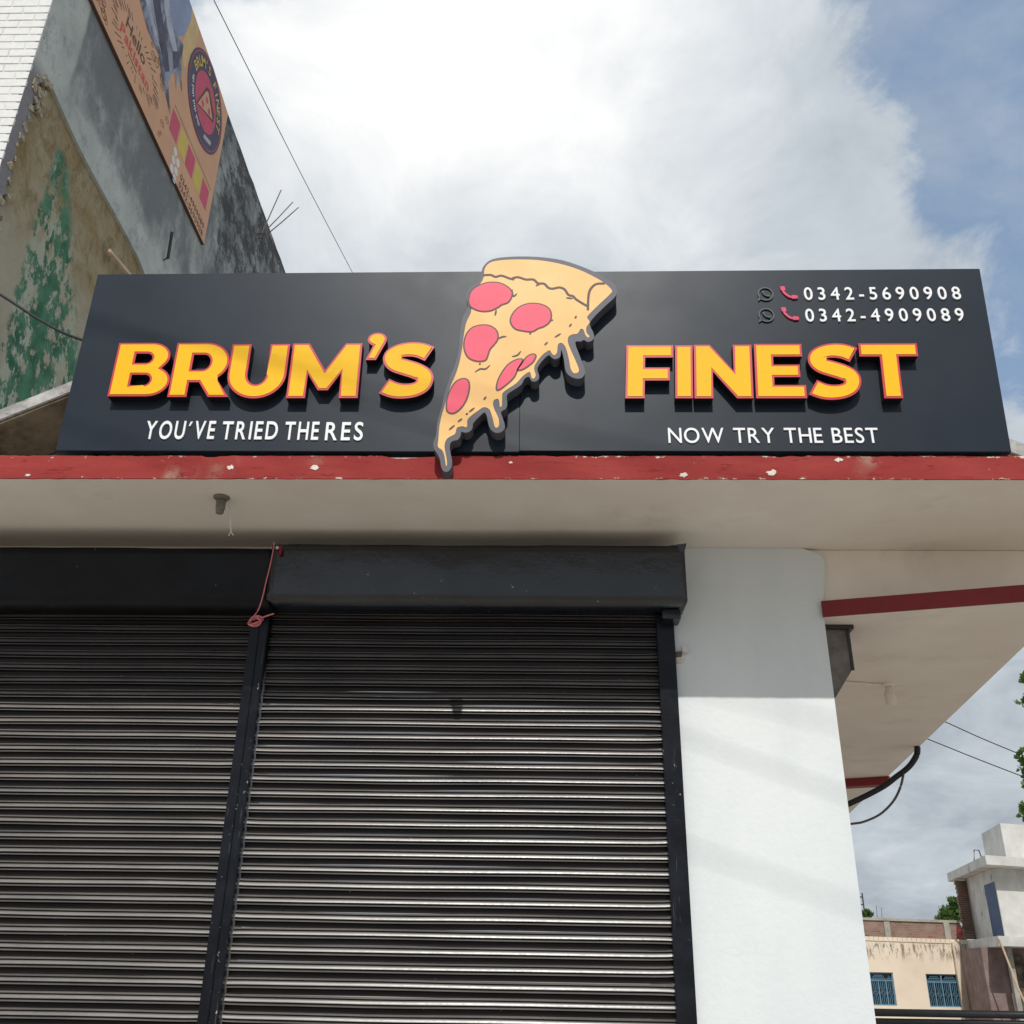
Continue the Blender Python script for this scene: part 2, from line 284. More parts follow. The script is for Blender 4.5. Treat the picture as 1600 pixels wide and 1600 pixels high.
class MB:
    def __init__(s): s.v = []; s.f = []
    def add(s, v, f):
        k = len(s.v); s.v += [tuple(p) for p in v]; s.f += [tuple(i + k for i in q) for q in f]; return s
    def box(s, a, b, M=None):
        (x0, y0, z0), (x1, y1, z1) = a, b
        v = [Vector(p) for p in ((x0, y0, z0), (x1, y0, z0), (x1, y1, z0), (x0, y1, z0), (x0, y0, z1), (x1, y0, z1), (x1, y1, z1), (x0, y1, z1))]
        if M: v = [M @ p for p in v]
        return s.add(v, [(0, 3, 2, 1), (4, 5, 6, 7), (0, 1, 5, 4), (1, 2, 6, 5), (2, 3, 7, 6), (3, 0, 4, 7)])
    def tube(s, pts, r, n=8, r2=None):
        pts = [Vector(p) for p in pts]; rings = []
        for i, p in enumerate(pts):
            d = (pts[min(i + 1, len(pts) - 1)] - pts[max(i - 1, 0)]).normalized()
            a = d.cross(Vector((0, 0, 1)) if abs(d.z) < .9 else Vector((1, 0, 0))).normalized(); b = d.cross(a)
            rr = r if r2 is None else r + (r2 - r) * i / (len(pts) - 1)
            rings.append([p + a * math.cos(t * 2 * math.pi / n) * rr + b * math.sin(t * 2 * math.pi / n) * rr for t in range(n)])
        v = [q for g in rings for q in g]; f = []
        for i in range(len(pts) - 1):
            for t in range(n): f.append((i * n + t, i * n + (t + 1) % n, (i + 1) * n + (t + 1) % n, (i + 1) * n + t))
        f.append(tuple(range(n))); f.append(tuple((len(pts) - 1) * n + t for t in range(n)))
        return s.add(v, f)
    def lathe(s, c, prof, n=16, M=None):
        v = []; f = []
        for r, z in prof:
            for t in range(n):
                p = Vector((r * math.cos(t * 2 * math.pi / n), r * math.sin(t * 2 * math.pi / n), z)); v.append((M @ p if M else p) + Vector(c))
        for i in range(len(prof) - 1):
            for t in range(n): f.append((i * n + t, i * n + (t + 1) % n, (i + 1) * n + (t + 1) % n, (i + 1) * n + t))
        f.append(tuple(range(n))); f.append(tuple((len(prof) - 1) * n + t for t in range(n)))
        return s.add(v, f)
    def mesh(s, at=(0, 0, 0)): return mesh([Vector(p) - Vector(at) for p in s.v], s.f)
def bevel(me, w, seg=2):
    b = bmesh.new(); b.from_mesh(me); bmesh.ops.bevel(b, geom=b.edges[:], offset=w, segments=seg, affect='EDGES', clamp_overlap=True); b.to_mesh(me); b.free(); return me
def part(name, mb, mat, parent, at=None, smooth=False, bev=0, label=None):
    if at is None:
        at = tuple((min(c) + max(c)) / 2 for c in zip(*mb.v))
    me = mb.mesh(at)
    if bev: bevel(me, bev)
    return link(name, me, mat, parent, at, smooth, label)
FACADE = lambda u, v, w: (u, w, v)       # drawings on planes that face the street: u = x, v = z, w = y
SIDE = lambda u, v, w: (w, u, v)         # drawings on walls that face right: u = y, v = z, w = x
def area2(l): return sum(l[i][0] * l[(i + 1) % len(l)][1] - l[(i + 1) % len(l)][0] * l[i][1] for i in range(len(l)))
def orient(loops):
    return [l if (area2(l) > 0) == (i == 0) else l[::-1] for i, l in enumerate(loops)]
def offset(loop, d):                     # d > 0 grows a counter-clockwise loop
    out = []; n = len(loop)
    for i in range(n):
        a, b, c = Vector(loop[i - 1]), Vector(loop[i]), Vector(loop[(i + 1) % n])
        e, g = (b - a), (c - b)
        if e.length < 1e-7 or g.length < 1e-7: out.append(tuple(b)); continue
        e.normalize(); g.normalize(); p, q = Vector((e.y, -e.x)), Vector((g.y, -g.x)); m = p + q
        if m.length < 1e-4: out.append(tuple(b + p * d)); continue
        m.normalize(); k = d / max(.45, m.dot(p)); out.append(tuple(b + m * k))
    return out
def prism(loops, w0, w1, fn, mb=None):   # w0 = the face one sees, w1 = back; None = a flat sheet
    mb = mb or MB(); flat = [p for l in loops for p in l]
    tris = geometry.tessellate_polygon([[Vector((p[0], p[1], 0)) for p in l] for l in loops])
    n = len(flat)
    if w1 is None: return mb.add([fn(u, v, w0) for u, v in flat], [tuple(t) for t in tris])
    v = [fn(u, q, w0) for u, q in flat] + [fn(u, q, w1) for u, q in flat]
    f = [tuple(t) for t in tris] + [tuple(i + n for i in t) for t in tris]; k = 0
    for l in loops:
        for i in range(len(l)): j = (i + 1) % len(l); f.append((k + i, k + j, n + k + j, n + k + i))
        k += len(l)
    return mb.add(v, f)
def arc(cx, cy, rx, ry, a0, a1, n=12): return [(cx + rx * math.cos(R_(a0 + (a1 - a0) * i / n)), cy + ry * math.sin(R_(a0 + (a1 - a0) * i / n))) for i in range(n + 1)]
def circle(cx, cy, r, n=40): return arc(cx, cy, r, r, 0, 360 - 360 / n, n - 1)
def smooth_path(pts, k=6, closed=False):
    P = [Vector(p) for p in pts]; n = len(P); out = []
    for i in range(n if closed else n - 1):
        if closed: a, b, c, d = P[i - 1], P[i], P[(i + 1) % n], P[(i + 2) % n]
        else: a, b, c, d = P[max(i - 1, 0)], P[i], P[i + 1], P[min(i + 2, n - 1)]
        for j in range(k):
            t = j / k; out.append(.5 * ((2 * b) + (c - a) * t + (2 * a - 5 * b + 4 * c - d) * t * t + (3 * b - a - 3 * c + d) * t ** 3))
    if not closed: out.append(P[-1])
    return out
def stroke(pts, h, taper=False):         # flat outline of a drawn line
    P = [Vector(p) for p in pts]; L = []; Rr = []; n = len(P)
    for i, p in enumerate(P):
        d = (P[min(i + 1, n - 1)] - P[max(i - 1, 0)]).normalized(); q = Vector((-d.y, d.x)); w = h * (.35 + .65 * math.sin(math.pi * i / (n - 1)) if taper else 1)
        L.append(tuple(p + q * w)); Rr.append(tuple(p - q * w))
    return L + Rr[::-1]

# ------------------------------------------------------------------ ground
b = MB(); b.add([(-400, -400, 0), (400, -400, 0), (400, 400, 0), (-400, 400, 0)], [(0, 1, 2, 3)])
finish(link('ground', b.mesh(), 'ground'), 'structure', 'dusty street and open ground around the shop')
b = MB().box((-7, 3.6, 0), (2.6, 5.96, .14)); finish(part('pavement', b, 'paving', None, (-2, 4.8, 0), bev=.01), 'structure', 'raised concrete pavement in front of the shutters')

# ------------------------------------------------------------------ the shop
SHOP = thing('shop_building', (-1.3, 6, 0), 'white single-storey shop with black roller shutters under a red-edged concrete canopy', 'building')
YW = 6.0; ZS = 4.184
# white wall to the right of the shutters (front face at y = 6), its top widened and rounded so the outline draws a shade edge
pl = [(.845, .0), (1.807, .0), (1.807, 3.705), (1.815, 3.80), (1.842, 3.96), (1.858, 4.07), (1.845, 4.125), (1.80, 4.155), (1.72, ZS - .002), (.845, ZS - .002)]
part('wall_pier', prism([pl], YW, 6.5, FACADE), 'white_wall', SHOP, (1.3, 6, 0), label='white plastered wall right of the shutters, its upper part in shade')
part('side_wall', MB().box((1.42, 6.5, 0), (1.80, 14.2, 3.70)), 'cream', SHOP)
part('upper_wall', MB().box((1.40, 6.03, 3.79), (3.3, 6.28, ZS - .003)), 'cream', SHOP)
part('roof_deck', MB().box((-4.46, 6.295, 4.15), (1.80, 9.5, 4.32)), 'concrete', SHOP)
part('lintel_wall', MB().box((-4.46, 6.10, 3.4), (.845, 6.4, ZS - .003)), 'cream', SHOP)
# a narrow ledge of wall just above the shutter hood
part('wall_strip', MB().box((-4.46, 6.0, 3.95), (.845, 6.10, ZS - .003)), 'cream', SHOP)
# canopy slab with its red fascia
part('canopy_slab', MB().box((-4.48, 5.010, ZS), (3.5, 6.29, 4.325)), 'cream', SHOP, label='cream painted concrete canopy over the shutters')
def fascia(x0, x1):
    nx = 360; v = []; f = []
    for i in range(nx + 1):
        x = x0 + (x1 - x0) * i / nx
        ch = max(0, noise.noise(Vector((x * 1.9, 3, 1))) + .45 * noise.noise(Vector((x * 9, 8, 1))) - .22) * .045
        zt = 4.336 - .010 * abs(noise.noise(Vector((x * 5, 1, 0)))) - .010 * abs(noise.noise(Vector((x * 17, 4, 0)))) - ch
        zb = ZS - .004 + .0035 * noise.noise(Vector((x * 14, 9, 0)))
        w = .0025 * noise.noise(Vector((x * 7, 2, 2)))
        for y, z in ((5.0 + w, zb), (5.0 + w, (zb + zt) / 2), (5.001 + w, zt - .006), (5.005, zt), (5.06, zt), (5.0095, zb)): v.append((x, y, z))
    for i in range(nx):
        for k in range(6): a, c = i * 6 + k, i * 6 + (k + 1) % 6; f.append((a, c, c + 6, a + 6))
    f += [tuple(range(6)), tuple(nx * 6 + k for k in range(6))]
    return MB().add(v, f)
FAS = part('fascia_band', fascia(-4.48, 3.5), 'red', SHOP, (0, 5, 4.25), label='chipped red painted band along the canopy edge')
random.seed(3)
for cx, cz, r in ((-1.809, 4.252, .017), (-1.321, 4.250, .017), (.811, 4.205, .017), (1.307, 4.220, .023), (1.70, 4.305, .018), (-.18, 4.285, .010), (-3.0, 4.20, .012)):
    lp = [(cx + r * random.uniform(.45, 1.45) * math.cos(a) * 1.2, cz + r * random.uniform(.4, 1.2) * math.sin(a)) for a in [k * math.pi * 2 / 13 for k in range(13)]]
    lp = [(u, max(ZS, min(4.327, v))) for u, v in lp]
    part('paint_chip', prism([lp], 4.9965, 5.004, FACADE), 'chip', FAS)
# lower side canopy, skewed to the front
sl_ = [(1.809, 5.985), (3.20, 5.615), (4.27, 14.2), (1.809, 14.2)]
SC = part('side_canopy', prism([sl_], 3.70, 3.80, lambda u, v, w: (u, v, w)), 'cream', SHOP, (2.8, 9, 3.75), label='lower cream canopy running back along the side wall')
d = Vector((3.20 - 1.80, 5.615 - 5.99, 0)).normalized(); nrm = Vector((d.y, -d.x, 0))
a0 = Vector((1.795, 5.985, 0)); a1 = Vector((3.205, 5.612, 0)); b = MB()
b.add([a0 + nrm * .012 + Vector((0, 0, 3.696)), a1 + nrm * .012 + Vector((0, 0, 3.696)), a1 + Vector((0, 0, 3.696)), a0 + Vector((0, 0, 3.696)), a0 + nrm * .012 + Vector((0, 0, 3.803)), a1 + nrm * .012 + Vector((0, 0, 3.803)), a1 + Vector((0, 0, 3.803)), a0 + Vector((0, 0, 3.803))], [(0, 3, 2, 1), (4, 5, 6, 7), (0, 1, 5, 4), (1, 2, 6, 5), (2, 3, 7, 6), (3, 0, 4, 7)])
part('fascia_band', b, 'dark_red', SC)
b = MB(); q = [Vector((1.81, 12.28, 0)), Vector((3.93, 11.36, 0)), Vector((3.95, 11.52, 0)), Vector((1.81, 12.44, 0))]
b.add([p + Vector((0, 0, 3.61)) for p in q] + [p + Vector((0, 0, 3.699)) for p in q], [(0, 3, 2, 1), (4, 5, 6, 7), (0, 1, 5, 4), (1, 2, 6, 5), (2, 3, 7, 6), (3, 0, 4, 7)])
part('canopy_beam', b, 'dark_red', SC)
# gabled concrete roof behind the sign
gt = [(-4.44, 4.985), (-3.93, 5.256), (-3.449, 5.502), (-1.9, 6.05), (0, 6.22), (1.6, 5.75), (3.237, 5.015), (3.9, 4.70)]
gb = [(3.88, 4.60), (3.217, 4.917), (1.55, 5.65), (0, 6.12), (-1.88, 5.95), (-3.431, 5.419), (-3.91, 5.176), (-4.44, 4.90)]
part('gable_roof', prism([gt + gb], 6.0, 9.4, FACADE), 'concrete', SHOP, (0, 7, 5), label='rough concrete gable slab showing behind the sign')
part('gable_soffit', prism([[(u, v - .004) for u, v in gb] + [(u, v - .03) for u, v in gb[::-1]]], 6.02, 6.56, FACADE), 'brown', SHOP, (0, 6.3, 5))
part('gable_wall', prism([[(-4.44, 4.327), (3.7, 4.327), (3.7, 4.66), (0, 6.15), (-1.88, 5.97), (-4.44, 4.91)]], 6.55, 6.8, FACADE), 'brown', SHOP, (0, 6.6, 5))

# ---- roller shutters
PITCH = .086
PR = [(0, 2), (-.0045, 9), (-.0080, 12.5), (-.0098, 12), (-.0112, 3), (-.0165, 2.5), (-.0175, 6), (-.021, 9.4), (-.026, 12.4), (-.031, 14.6), (-.0355, 16), (-.0375, 15), (-.0385, 3), (-.0440, 3), (-.0462, 9), (-.0505, 16.5), (-.0530, 16.5), (-.0545, 4), (-.062, -4), (-.076, -6), (-.083, -5), (-.086, 2)]
LIT_DUST = {0, 1, 2, 6, 7, 8, 9, 13, 14, 15}  # sun-facing facets that get the pale dust and painted light
def slat_mesh(x0, x1, seed, bendl, bendr):
    nx = 16; v = []; f = []; mi = []; n = len(PR)
    for i in range(nx + 1):
        t = i / nx; t = t * t * (3 - 2 * t); x = x0 + (x1 - x0) * t
        dz = .0035 * noise.noise(Vector((x * 1.3, seed * 3.7, 0))) + bendl * math.exp(-(x - x0) / .05) + bendr * math.exp(-(x1 - x) / .05)
        dy = .0018 * noise.noise(Vector((x * 1.7, seed * 2.1, 5)))
        for z, o in PR: v.append((x, -o / 1000 + dy, z + dz))
    for i in range(nx):
        for k in range(n - 1):
            a = i * n + k; f.append((a, a + 1, a + n + 1, a + n)); mi.append(1 if k in LIT_DUST else 0)
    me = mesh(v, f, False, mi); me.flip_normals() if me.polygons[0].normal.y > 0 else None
    me.materials.append(MT['slat']); me.materials.append(MT['slat_lit_dust'])
    for p in me.polygons: p.use_smooth = True
    me.set_sharp_from_angle(angle=R_(38)); return me
def shutter(x0, x1, label):
    s = bpy.data.objects.new('roller_shutter', None); COL.objects.link(s); s.parent = SHOP; s.location = Vector(((x0 + x1) / 2, 6.03, 0)) - SHOP.location; s['label'] = label
    h = (x1 - x0) / 2
    var = [slat_mesh(-h, h, k + x0, random.choice((0, 0, .003, -.002)), random.choice((0, 0, 0, .004, -.003))) for k in range(6)]
    z = 3.72; k = 0
    while z > .2:
        o = bpy.data.objects.new('slat', var[random.randrange(6)]); COL.objects.link(o); o.parent = s
        o.location = (0, random.uniform(-.0012, .0012), z); o.rotation_euler = (random.uniform(-.03, .03), random.uniform(-.0009, .0009), 0); z -= PITCH; k += 1
    o = part('bottom_bar', MB().box((x0, 6.005, .142), (x1, 6.04, z + .004)), 'black_sheet', s)
random.seed(11)
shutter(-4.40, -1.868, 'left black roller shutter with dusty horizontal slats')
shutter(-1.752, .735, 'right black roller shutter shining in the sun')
def rail(x0, x1, name='guide_rail'):
    b = MB().box((x0, 5.962, .14), (x1, 6.06, 3.70)); return part(name, b, 'rail_paint', SHOP, bev=.004)
rail(.733, .843); rail(-1.757, -1.8085); rail(-1.8115, -1.872); rail(-4.46, -4.40)
# hood over the shutters: wavy black sheet
def hood_panel(x0, x1, top_y, bot_y, ztop, zbot, seed):
    nx, nz = 70, 8; v = []; f = []
    for i in range(nx + 1):
        x = x0 + (x1 - x0) * i / nx
        for k in range(nz + 1):
            t = k / nz; z = ztop + (zbot - ztop) * t
            if k == 0: z += .007 * noise.noise(Vector((x * 2.3, seed, 0)))
            if k == nz: z += .005 * noise.noise(Vector((x * 1.9, seed, 4)))
            y = top_y + (bot_y - top_y) * t + .014 * noise.noise(Vector((x * 1.1, z * 2.4, seed))) + .005 * noise.noise(Vector((x * 4, z * 6, seed)))
            v.append((x, y, z))
    n = nz + 1
    for i in range(nx):
        for k in range(nz): a = i * n + k; f.append((a, a + 1, a + n + 1, a + n))
    # returns: underside and top
    k0 = len(v)
    for i in range(nx + 1): x = x0 + (x1 - x0) * i / nx; v.append((x, 5.999, zbot + .006)); v.append((x, 5.999, ztop - .004))
    for i in range(nx):
        f.append((i * n + nz, k0 + 2 * i, k0 + 2 * i + 2, (i + 1) * n + nz)); f.append((i * n, (i + 1) * n, k0 + 2 * i + 3, k0 + 2 * i + 1))
    f.append(tuple(range(n)) + (k0, k0 + 1)); f.append(tuple(nx * n + k for k in range(n)) + (k0 + 2 * nx, k0 + 2 * nx + 1))
    return MB().add(v, f)
HOOD = part('shutter_hood', hood_panel(-4.46, -1.725, 5.700, 5.775, 4.040, 3.690, 2.), 'black_dim', SHOP, (-3, 5.85, 3.9), True, label='long black sheet metal hood above the shutters')  # left panel tilted and painted darker to imitate a dim reflection
part('hood_panel', hood_panel(-1.723, .902, 5.712, 5.730, 4.072, 3.706, 7.), 'black_sheet', HOOD, (-.4, 5.85, 3.9), True)
part('end_bracket', MB().box((.76, 5.86, 3.640), (.875, 5.998, 3.700)), 'black_sheet', HOOD, bev=.004)
b = MB(); b.add([(.80, 5.722, 4.078), (.915, 5.70, 4.085), (.905, 5.712, 4.045), (.882, 5.716, 4.030), (.84, 5.72, 4.062)], [(0, 1, 2, 3, 4)]); part('torn_flap', b, 'black_sheet', HOOD)
PZ_OUT = [(-0.384, 5.569), (-0.377, 5.629), (-0.349, 5.677), (-0.306, 5.705), (-0.22, 5.719), (-0.104, 5.722), (0.012, 5.713), (0.127, 5.69), (0.241, 5.643), (0.345, 5.586), (0.429, 5.523), (0.458, 5.481), (0.462, 5.429), (0.439, 5.388), (0.386, 5.331), (0.305, 5.234), (0.292, 5.189), (0.312, 5.133), (0.314, 5.099), (0.299, 5.075), (0.274, 5.068), (0.253, 5.082), (0.233, 5.071), (0.2, 5.064), (0.226, 4.967), (0.255, 4.87), (0.252, 4.832), (0.229, 4.807), (0.193, 4.808), (0.157, 4.832), (0.139, 4.87), (0.131, 4.946), (0.116, 5.011), (0.111, 4.968), (0.097, 4.95), (0.076, 4.944), (0.056, 4.957), (0.041, 4.973), (0.012, 4.946), (-0.017, 4.903), (-0.028, 4.87), (-0.017, 4.827), (-0.021, 4.8), (-0.042, 4.785), (-0.064, 4.792), (-0.078, 4.819), (-0.103, 4.806), (-0.123, 4.764), (-0.167, 4.727), (-0.201, 4.7), (-0.207, 4.674), (-0.203, 4.627), (-0.214, 4.596), (-0.239, 4.577), (-0.231, 4.544), (-0.216, 4.493), (-0.216, 4.463), (-0.238, 4.439), (-0.269, 4.437), (-0.295, 4.458), (-0.31, 4.493), (-0.32, 4.544), (-0.334, 4.573), (-0.356, 4.555), (-0.386, 4.519), (-0.401, 4.493), (-0.402, 4.468), (-0.419, 4.444), (-0.445, 4.437), (-0.466, 4.442), (-0.47, 4.414), (-0.485, 4.39), (-0.513, 4.382), (-0.526, 4.367), (-0.529, 4.337), (-0.522, 4.297), (-0.512, 4.253), (-0.515, 4.208), (-0.535, 4.181), (-0.559, 4.187), (-0.574, 4.218), (-0.582, 4.262), (-0.601, 4.302), (-0.62, 4.332), (-0.625, 4.372), (-0.612, 4.422), (-0.61, 4.483), (-0.604, 4.534), (-0.589, 4.607), (-0.572, 4.712), (-0.549, 4.818), (-0.521, 4.904), (-0.502, 5.014), (-0.498, 5.147), (-0.488, 5.249), (-0.466, 5.306), (-0.461, 5.352), (-0.472, 5.411), (-0.459, 5.469), (-0.421, 5.504), (-0.393, 5.528)]
PZ_IN = [(-0.365, 5.573), (-0.362, 5.623), (-0.334, 5.669), (-0.277, 5.689), (-0.162, 5.697), (-0.027, 5.69), (0.107, 5.662), (0.231, 5.613), (0.325, 5.556), (0.386, 5.509), (0.431, 5.454), (0.421, 5.423), (0.349, 5.342), (0.282, 5.262), (0.277, 5.24), (0.29, 5.211), (0.269, 5.172), (0.27, 5.133), (0.286, 5.11), (0.279, 5.097), (0.263, 5.116), (0.252, 5.155), (0.234, 5.161), (0.215, 5.127), (0.187, 5.122), (0.161, 5.105), (0.156, 5.066), (0.172, 5.011), (0.199, 4.935), (0.22, 4.87), (0.211, 4.845), (0.188, 4.843), (0.171, 4.875), (0.162, 4.935), (0.147, 5.011), (0.131, 5.048), (0.111, 5.06), (0.095, 5.042), (0.09, 4.99), (0.074, 4.97), (0.058, 4.984), (0.044, 5.006), (0.003, 4.973), (-0.033, 4.919), (-0.047, 4.876), (-0.037, 4.827), (-0.051, 4.803), (-0.063, 4.817), (-0.074, 4.852), (-0.114, 4.822), (-0.15, 4.774), (-0.203, 4.732), (-0.23, 4.706), (-0.234, 4.679), (-0.235, 4.617), (-0.246, 4.612), (-0.252, 4.656), (-0.269, 4.664), (-0.287, 4.643), (-0.279, 4.596), (-0.253, 4.534), (-0.248, 4.488), (-0.26, 4.468), (-0.274, 4.478), (-0.287, 4.534), (-0.306, 4.591), (-0.339, 4.607), (-0.37, 4.586), (-0.43, 4.529), (-0.433, 4.483), (-0.441, 4.471), (-0.459, 4.478), (-0.493, 4.468), (-0.502, 4.427), (-0.54, 4.402), (-0.557, 4.372), (-0.558, 4.332), (-0.543, 4.262), (-0.54, 4.223), (-0.546, 4.221), (-0.557, 4.282), (-0.572, 4.32), (-0.597, 4.342), (-0.597, 4.392), (-0.595, 4.473), (-0.586, 4.545), (-0.574, 4.602), (-0.557, 4.69), (-0.538, 4.765), (-0.516, 4.829), (-0.496, 4.915), (-0.482, 5.025), (-0.474, 5.136), (-0.463, 5.215), (-0.439, 5.283), (-0.435, 5.352), (-0.423, 5.434), (-0.383, 5.513), (-0.371, 5.54)]
PZ_PEP = [[(-0.45, 5.387), (-0.438, 5.445), (-0.396, 5.486), (-0.34, 5.51), (-0.273, 5.509), (-0.22, 5.479), (-0.191, 5.438), (-0.195, 5.397), (-0.214, 5.363), (-0.251, 5.346), (-0.279, 5.323), (-0.325, 5.3), (-0.381, 5.3), (-0.429, 5.323), (-0.447, 5.352)], [(-0.19, 5.219), (-0.175, 5.276), (-0.138, 5.322), (-0.082, 5.347), (-0.016, 5.344), (0.035, 5.315), (0.052, 5.269), (0.044, 5.218), (0.012, 5.184), (-0.025, 5.168), (-0.062, 5.145), (-0.118, 5.151), (-0.164, 5.168)], [(-0.468, 5.047), (-0.459, 5.113), (-0.429, 5.164), (-0.378, 5.186), (-0.322, 5.183), (-0.28, 5.146), (-0.272, 5.09), (-0.291, 5.052), (-0.318, 5.013), (-0.331, 4.964), (-0.344, 4.936), (-0.389, 4.931), (-0.436, 4.953), (-0.46, 4.997)], [(-0.261, 4.727), (-0.258, 4.785), (-0.232, 4.849), (-0.197, 4.903), (-0.152, 4.934), (-0.12, 4.936), (-0.133, 4.903), (-0.151, 4.865), (-0.168, 4.817), (-0.208, 4.769)], [(-0.14, 4.868), (-0.12, 4.903), (-0.088, 4.955), (-0.056, 4.974), (-0.041, 4.963), (-0.056, 4.925), (-0.088, 4.892), (-0.119, 4.871)], [(-0.553, 4.591), (-0.555, 4.649), (-0.54, 4.717), (-0.511, 4.775), (-0.471, 4.8), (-0.441, 4.786), (-0.434, 4.732), (-0.448, 4.659), (-0.477, 4.602), (-0.512, 4.57), (-0.539, 4.571)]]
PZ_INK = [[(-0.368, 5.573), (-0.322, 5.575), (-0.293, 5.56), (-0.255, 5.569), (-0.207, 5.548), (-0.174, 5.538)], [(-0.188, 5.548), (-0.15, 5.556), (-0.102, 5.538), (-0.055, 5.537), (-0.026, 5.508), (0.012, 5.504), (0.04, 5.472), (0.068, 5.466), (0.106, 5.475), (0.139, 5.46), (0.162, 5.419), (0.191, 5.407), (0.209, 5.384), (0.246, 5.354), (0.278, 5.331)], [(-0.04, 5.487), (-0.012, 5.504)], [(0.148, 5.395), (0.19, 5.389)], [(0.281, 5.3), (0.284, 5.372), (0.29, 5.43), (0.306, 5.47), (0.338, 5.5), (0.39, 5.504)], [(0.201, 5.238), (0.21, 5.259)], [(0.165, 5.176), (0.18, 5.199)], [(0.077, 5.1), (0.114, 5.127)], [(0.015, 5.043), (0.034, 5.065)], [(-0.181, 4.961), (-0.148, 4.971), (-0.127, 5.001)], [(-0.4, 4.85), (-0.369, 4.873), (-0.337, 4.873), (-0.311, 4.9)], [(-0.342, 4.657), (-0.328, 4.68)], [(-0.426, 4.573), (-0.394, 4.603)], [(-0.444, 4.555), (-0.432, 4.567)], [(-0.489, 4.507), (-0.464, 4.529)], [(-0.538, 4.453), (-0.506, 4.485)], [(-0.187, 5.462), (-0.179, 5.409), (-0.156, 5.429)], [(-0.282, 5.305), (-0.289, 5.262)], [(0.042, 5.222), (0.068, 5.228)], [(-0.269, 5.088), (-0.242, 5.104), (-0.216, 5.107)], [(-0.37, 4.915), (-0.374, 4.902)], [(-0.067, 5.14), (-0.075, 5.121)]]
# ------------------------------------------------------------------ the sign
SIGN = thing('shop_sign', (-.06, 4.98, 4.35), 'long dark grey shop sign reading BRUM\'S FINEST with a pizza slice in the middle', 'sign')
YS = 4.98
def sheet(x0a, x0b, x1a, x1b):
    lp = [(x0a, 4.352), (x1a, 4.345), (x1b, 5.66), (x0b, 5.652)]
    return prism([lp], YS, YS + .11, FACADE)
part('panel_sheet', sheet(-2.862, -2.866, -.1325, -.1325), 'sign', SIGN, bev=.003, label='left half of the dark sign face')
part('panel_sheet', sheet(-.1295, -.1295, 2.682, 2.748), 'sign', SIGN, bev=.003, label='right half of the dark sign face')
part('support_frame', MB().box((-2.7, 5.095, 4.327), (-2.64, 5.155, 5.55)).box((-.16, 5.095, 4.327), (-.1, 5.155, 5.55)).box((2.5, 5.095, 4.327), (2.56, 5.155, 5.55)).box((-2.8, 5.095, 5.555), (2.66, 5.155, 5.60)), 'iron', SIGN)
# heavy capitals, drawn in a box one unit high
def gB():
    o = [(0, 0)] + [(.56, 0)] + arc(.60, .275, .325, .275, -90, 62) + arc(.55, .735, .31, .265, -28, 90)[0:] + [(0, 1)]
    return [o, [(.31, .20)] + [(.52, .20)] + arc(.52, .30, .095, .10, -90, 90) + [(.31, .40)], [(.31, .615)] + arc(.49, .707, .092, .092, -90, 90) + [(.31, .80)]]
def gR():
    o = [(0, 0), (.31, 0), (.31, .27), (.475, .27), (.66, 0), (.99, 0), (.745, .345)] + arc(.50, .635, .42, .365, -54, 90, 16) + [(0, 1)]
    return [o, [(.31, .49)] + arc(.49, .635, .12, .145, -90, 90) + [(.31, .78)]]
def gU():
    o = [(0, 1), (0, .46)] + arc(.45, .43, .45, .44, 180, 360, 22) + [(.90, 1), (.60, 1), (.60, .44)] + arc(.45, .44, .15, .20, 0, -180, 14) + [(.30, 1)]
    return [o]
def gM(): return [[(0, 0), (0, 1), (.265, 1), (.555, .50), (.84, 1), (1.10, 1), (1.105, 0), (.815, 0), (.812, .46), (.63, .14), (.475, .14), (.292, .44), (.29, 0)]]
def gF(): return [[(0, 0), (.31, 0), (.31, .33), (.715, .33), (.715, .57), (.31, .57), (.31, .765), (.77, .765), (.77, 1), (0, 1)]]
def gI(): return [[(0, 0), (.31, 0), (.31, 1), (0, 1)]]
def gN(): return [[(0, 0), (.30, 0), (.30, .50), (.68, 0), (.94, 0), (.94, 1), (.64, 1), (.64, .50), (.26, 1), (0, 1)]]
def gE(): return [[(0, 0), (.80, 0), (.80, .235), (.30, .235), (.30, .385), (.72, .385), (.72, .61), (.30, .61), (.30, .765), (.77, .765), (.77, 1), (0, 1)]]
def gT(): return [[(.315, 0), (.60, 0), (.60, .76), (.91, .76), (.91, 1), (0, 1), (0, .76), (.315, .76)]]
def gS():
    c = [(.735, .80), (.60, .865), (.45, .888), (.29, .865), (.172, .79), (.158, .69), (.23, .605), (.37, .55), (.53, .49), (.65, .415), (.685, .32), (.645, .205), (.53, .135), (.37, .113), (.22, .135), (.075, .205)]
    c = [tuple(p) for p in smooth_path(c, 4)]
    P = [Vector(p) for p in c]; n = len(P); A = []; B = []
    for i, p in enumerate(P):
        d = (P[min(i + 1, n - 1)] - P[max(i - 1, 0)]).normalized(); q = Vector((-d.y, d.x)); t = i / (n - 1)
        h = .125 + .022 * math.cos((t - .5) * 2 * math.pi * 1.0) ** 2
        A.append(tuple(p + q * h)); B.append(tuple(p - q * h))
    return [A + B[::-1]]
def gQ(): return [arc(.155, .80, .15, .15, -15, 245, 20) + [(.10, .66), (.0, .34), (.16, .34), (.285, .70)]]
GL = dict(B=gB, R=gR, U=gU, M=gM, F=gF, I=gI, N=gN, E=gE, T=gT, S=gS, Q=gQ)
DL = .060; KL = (YS - DL) / 4.93
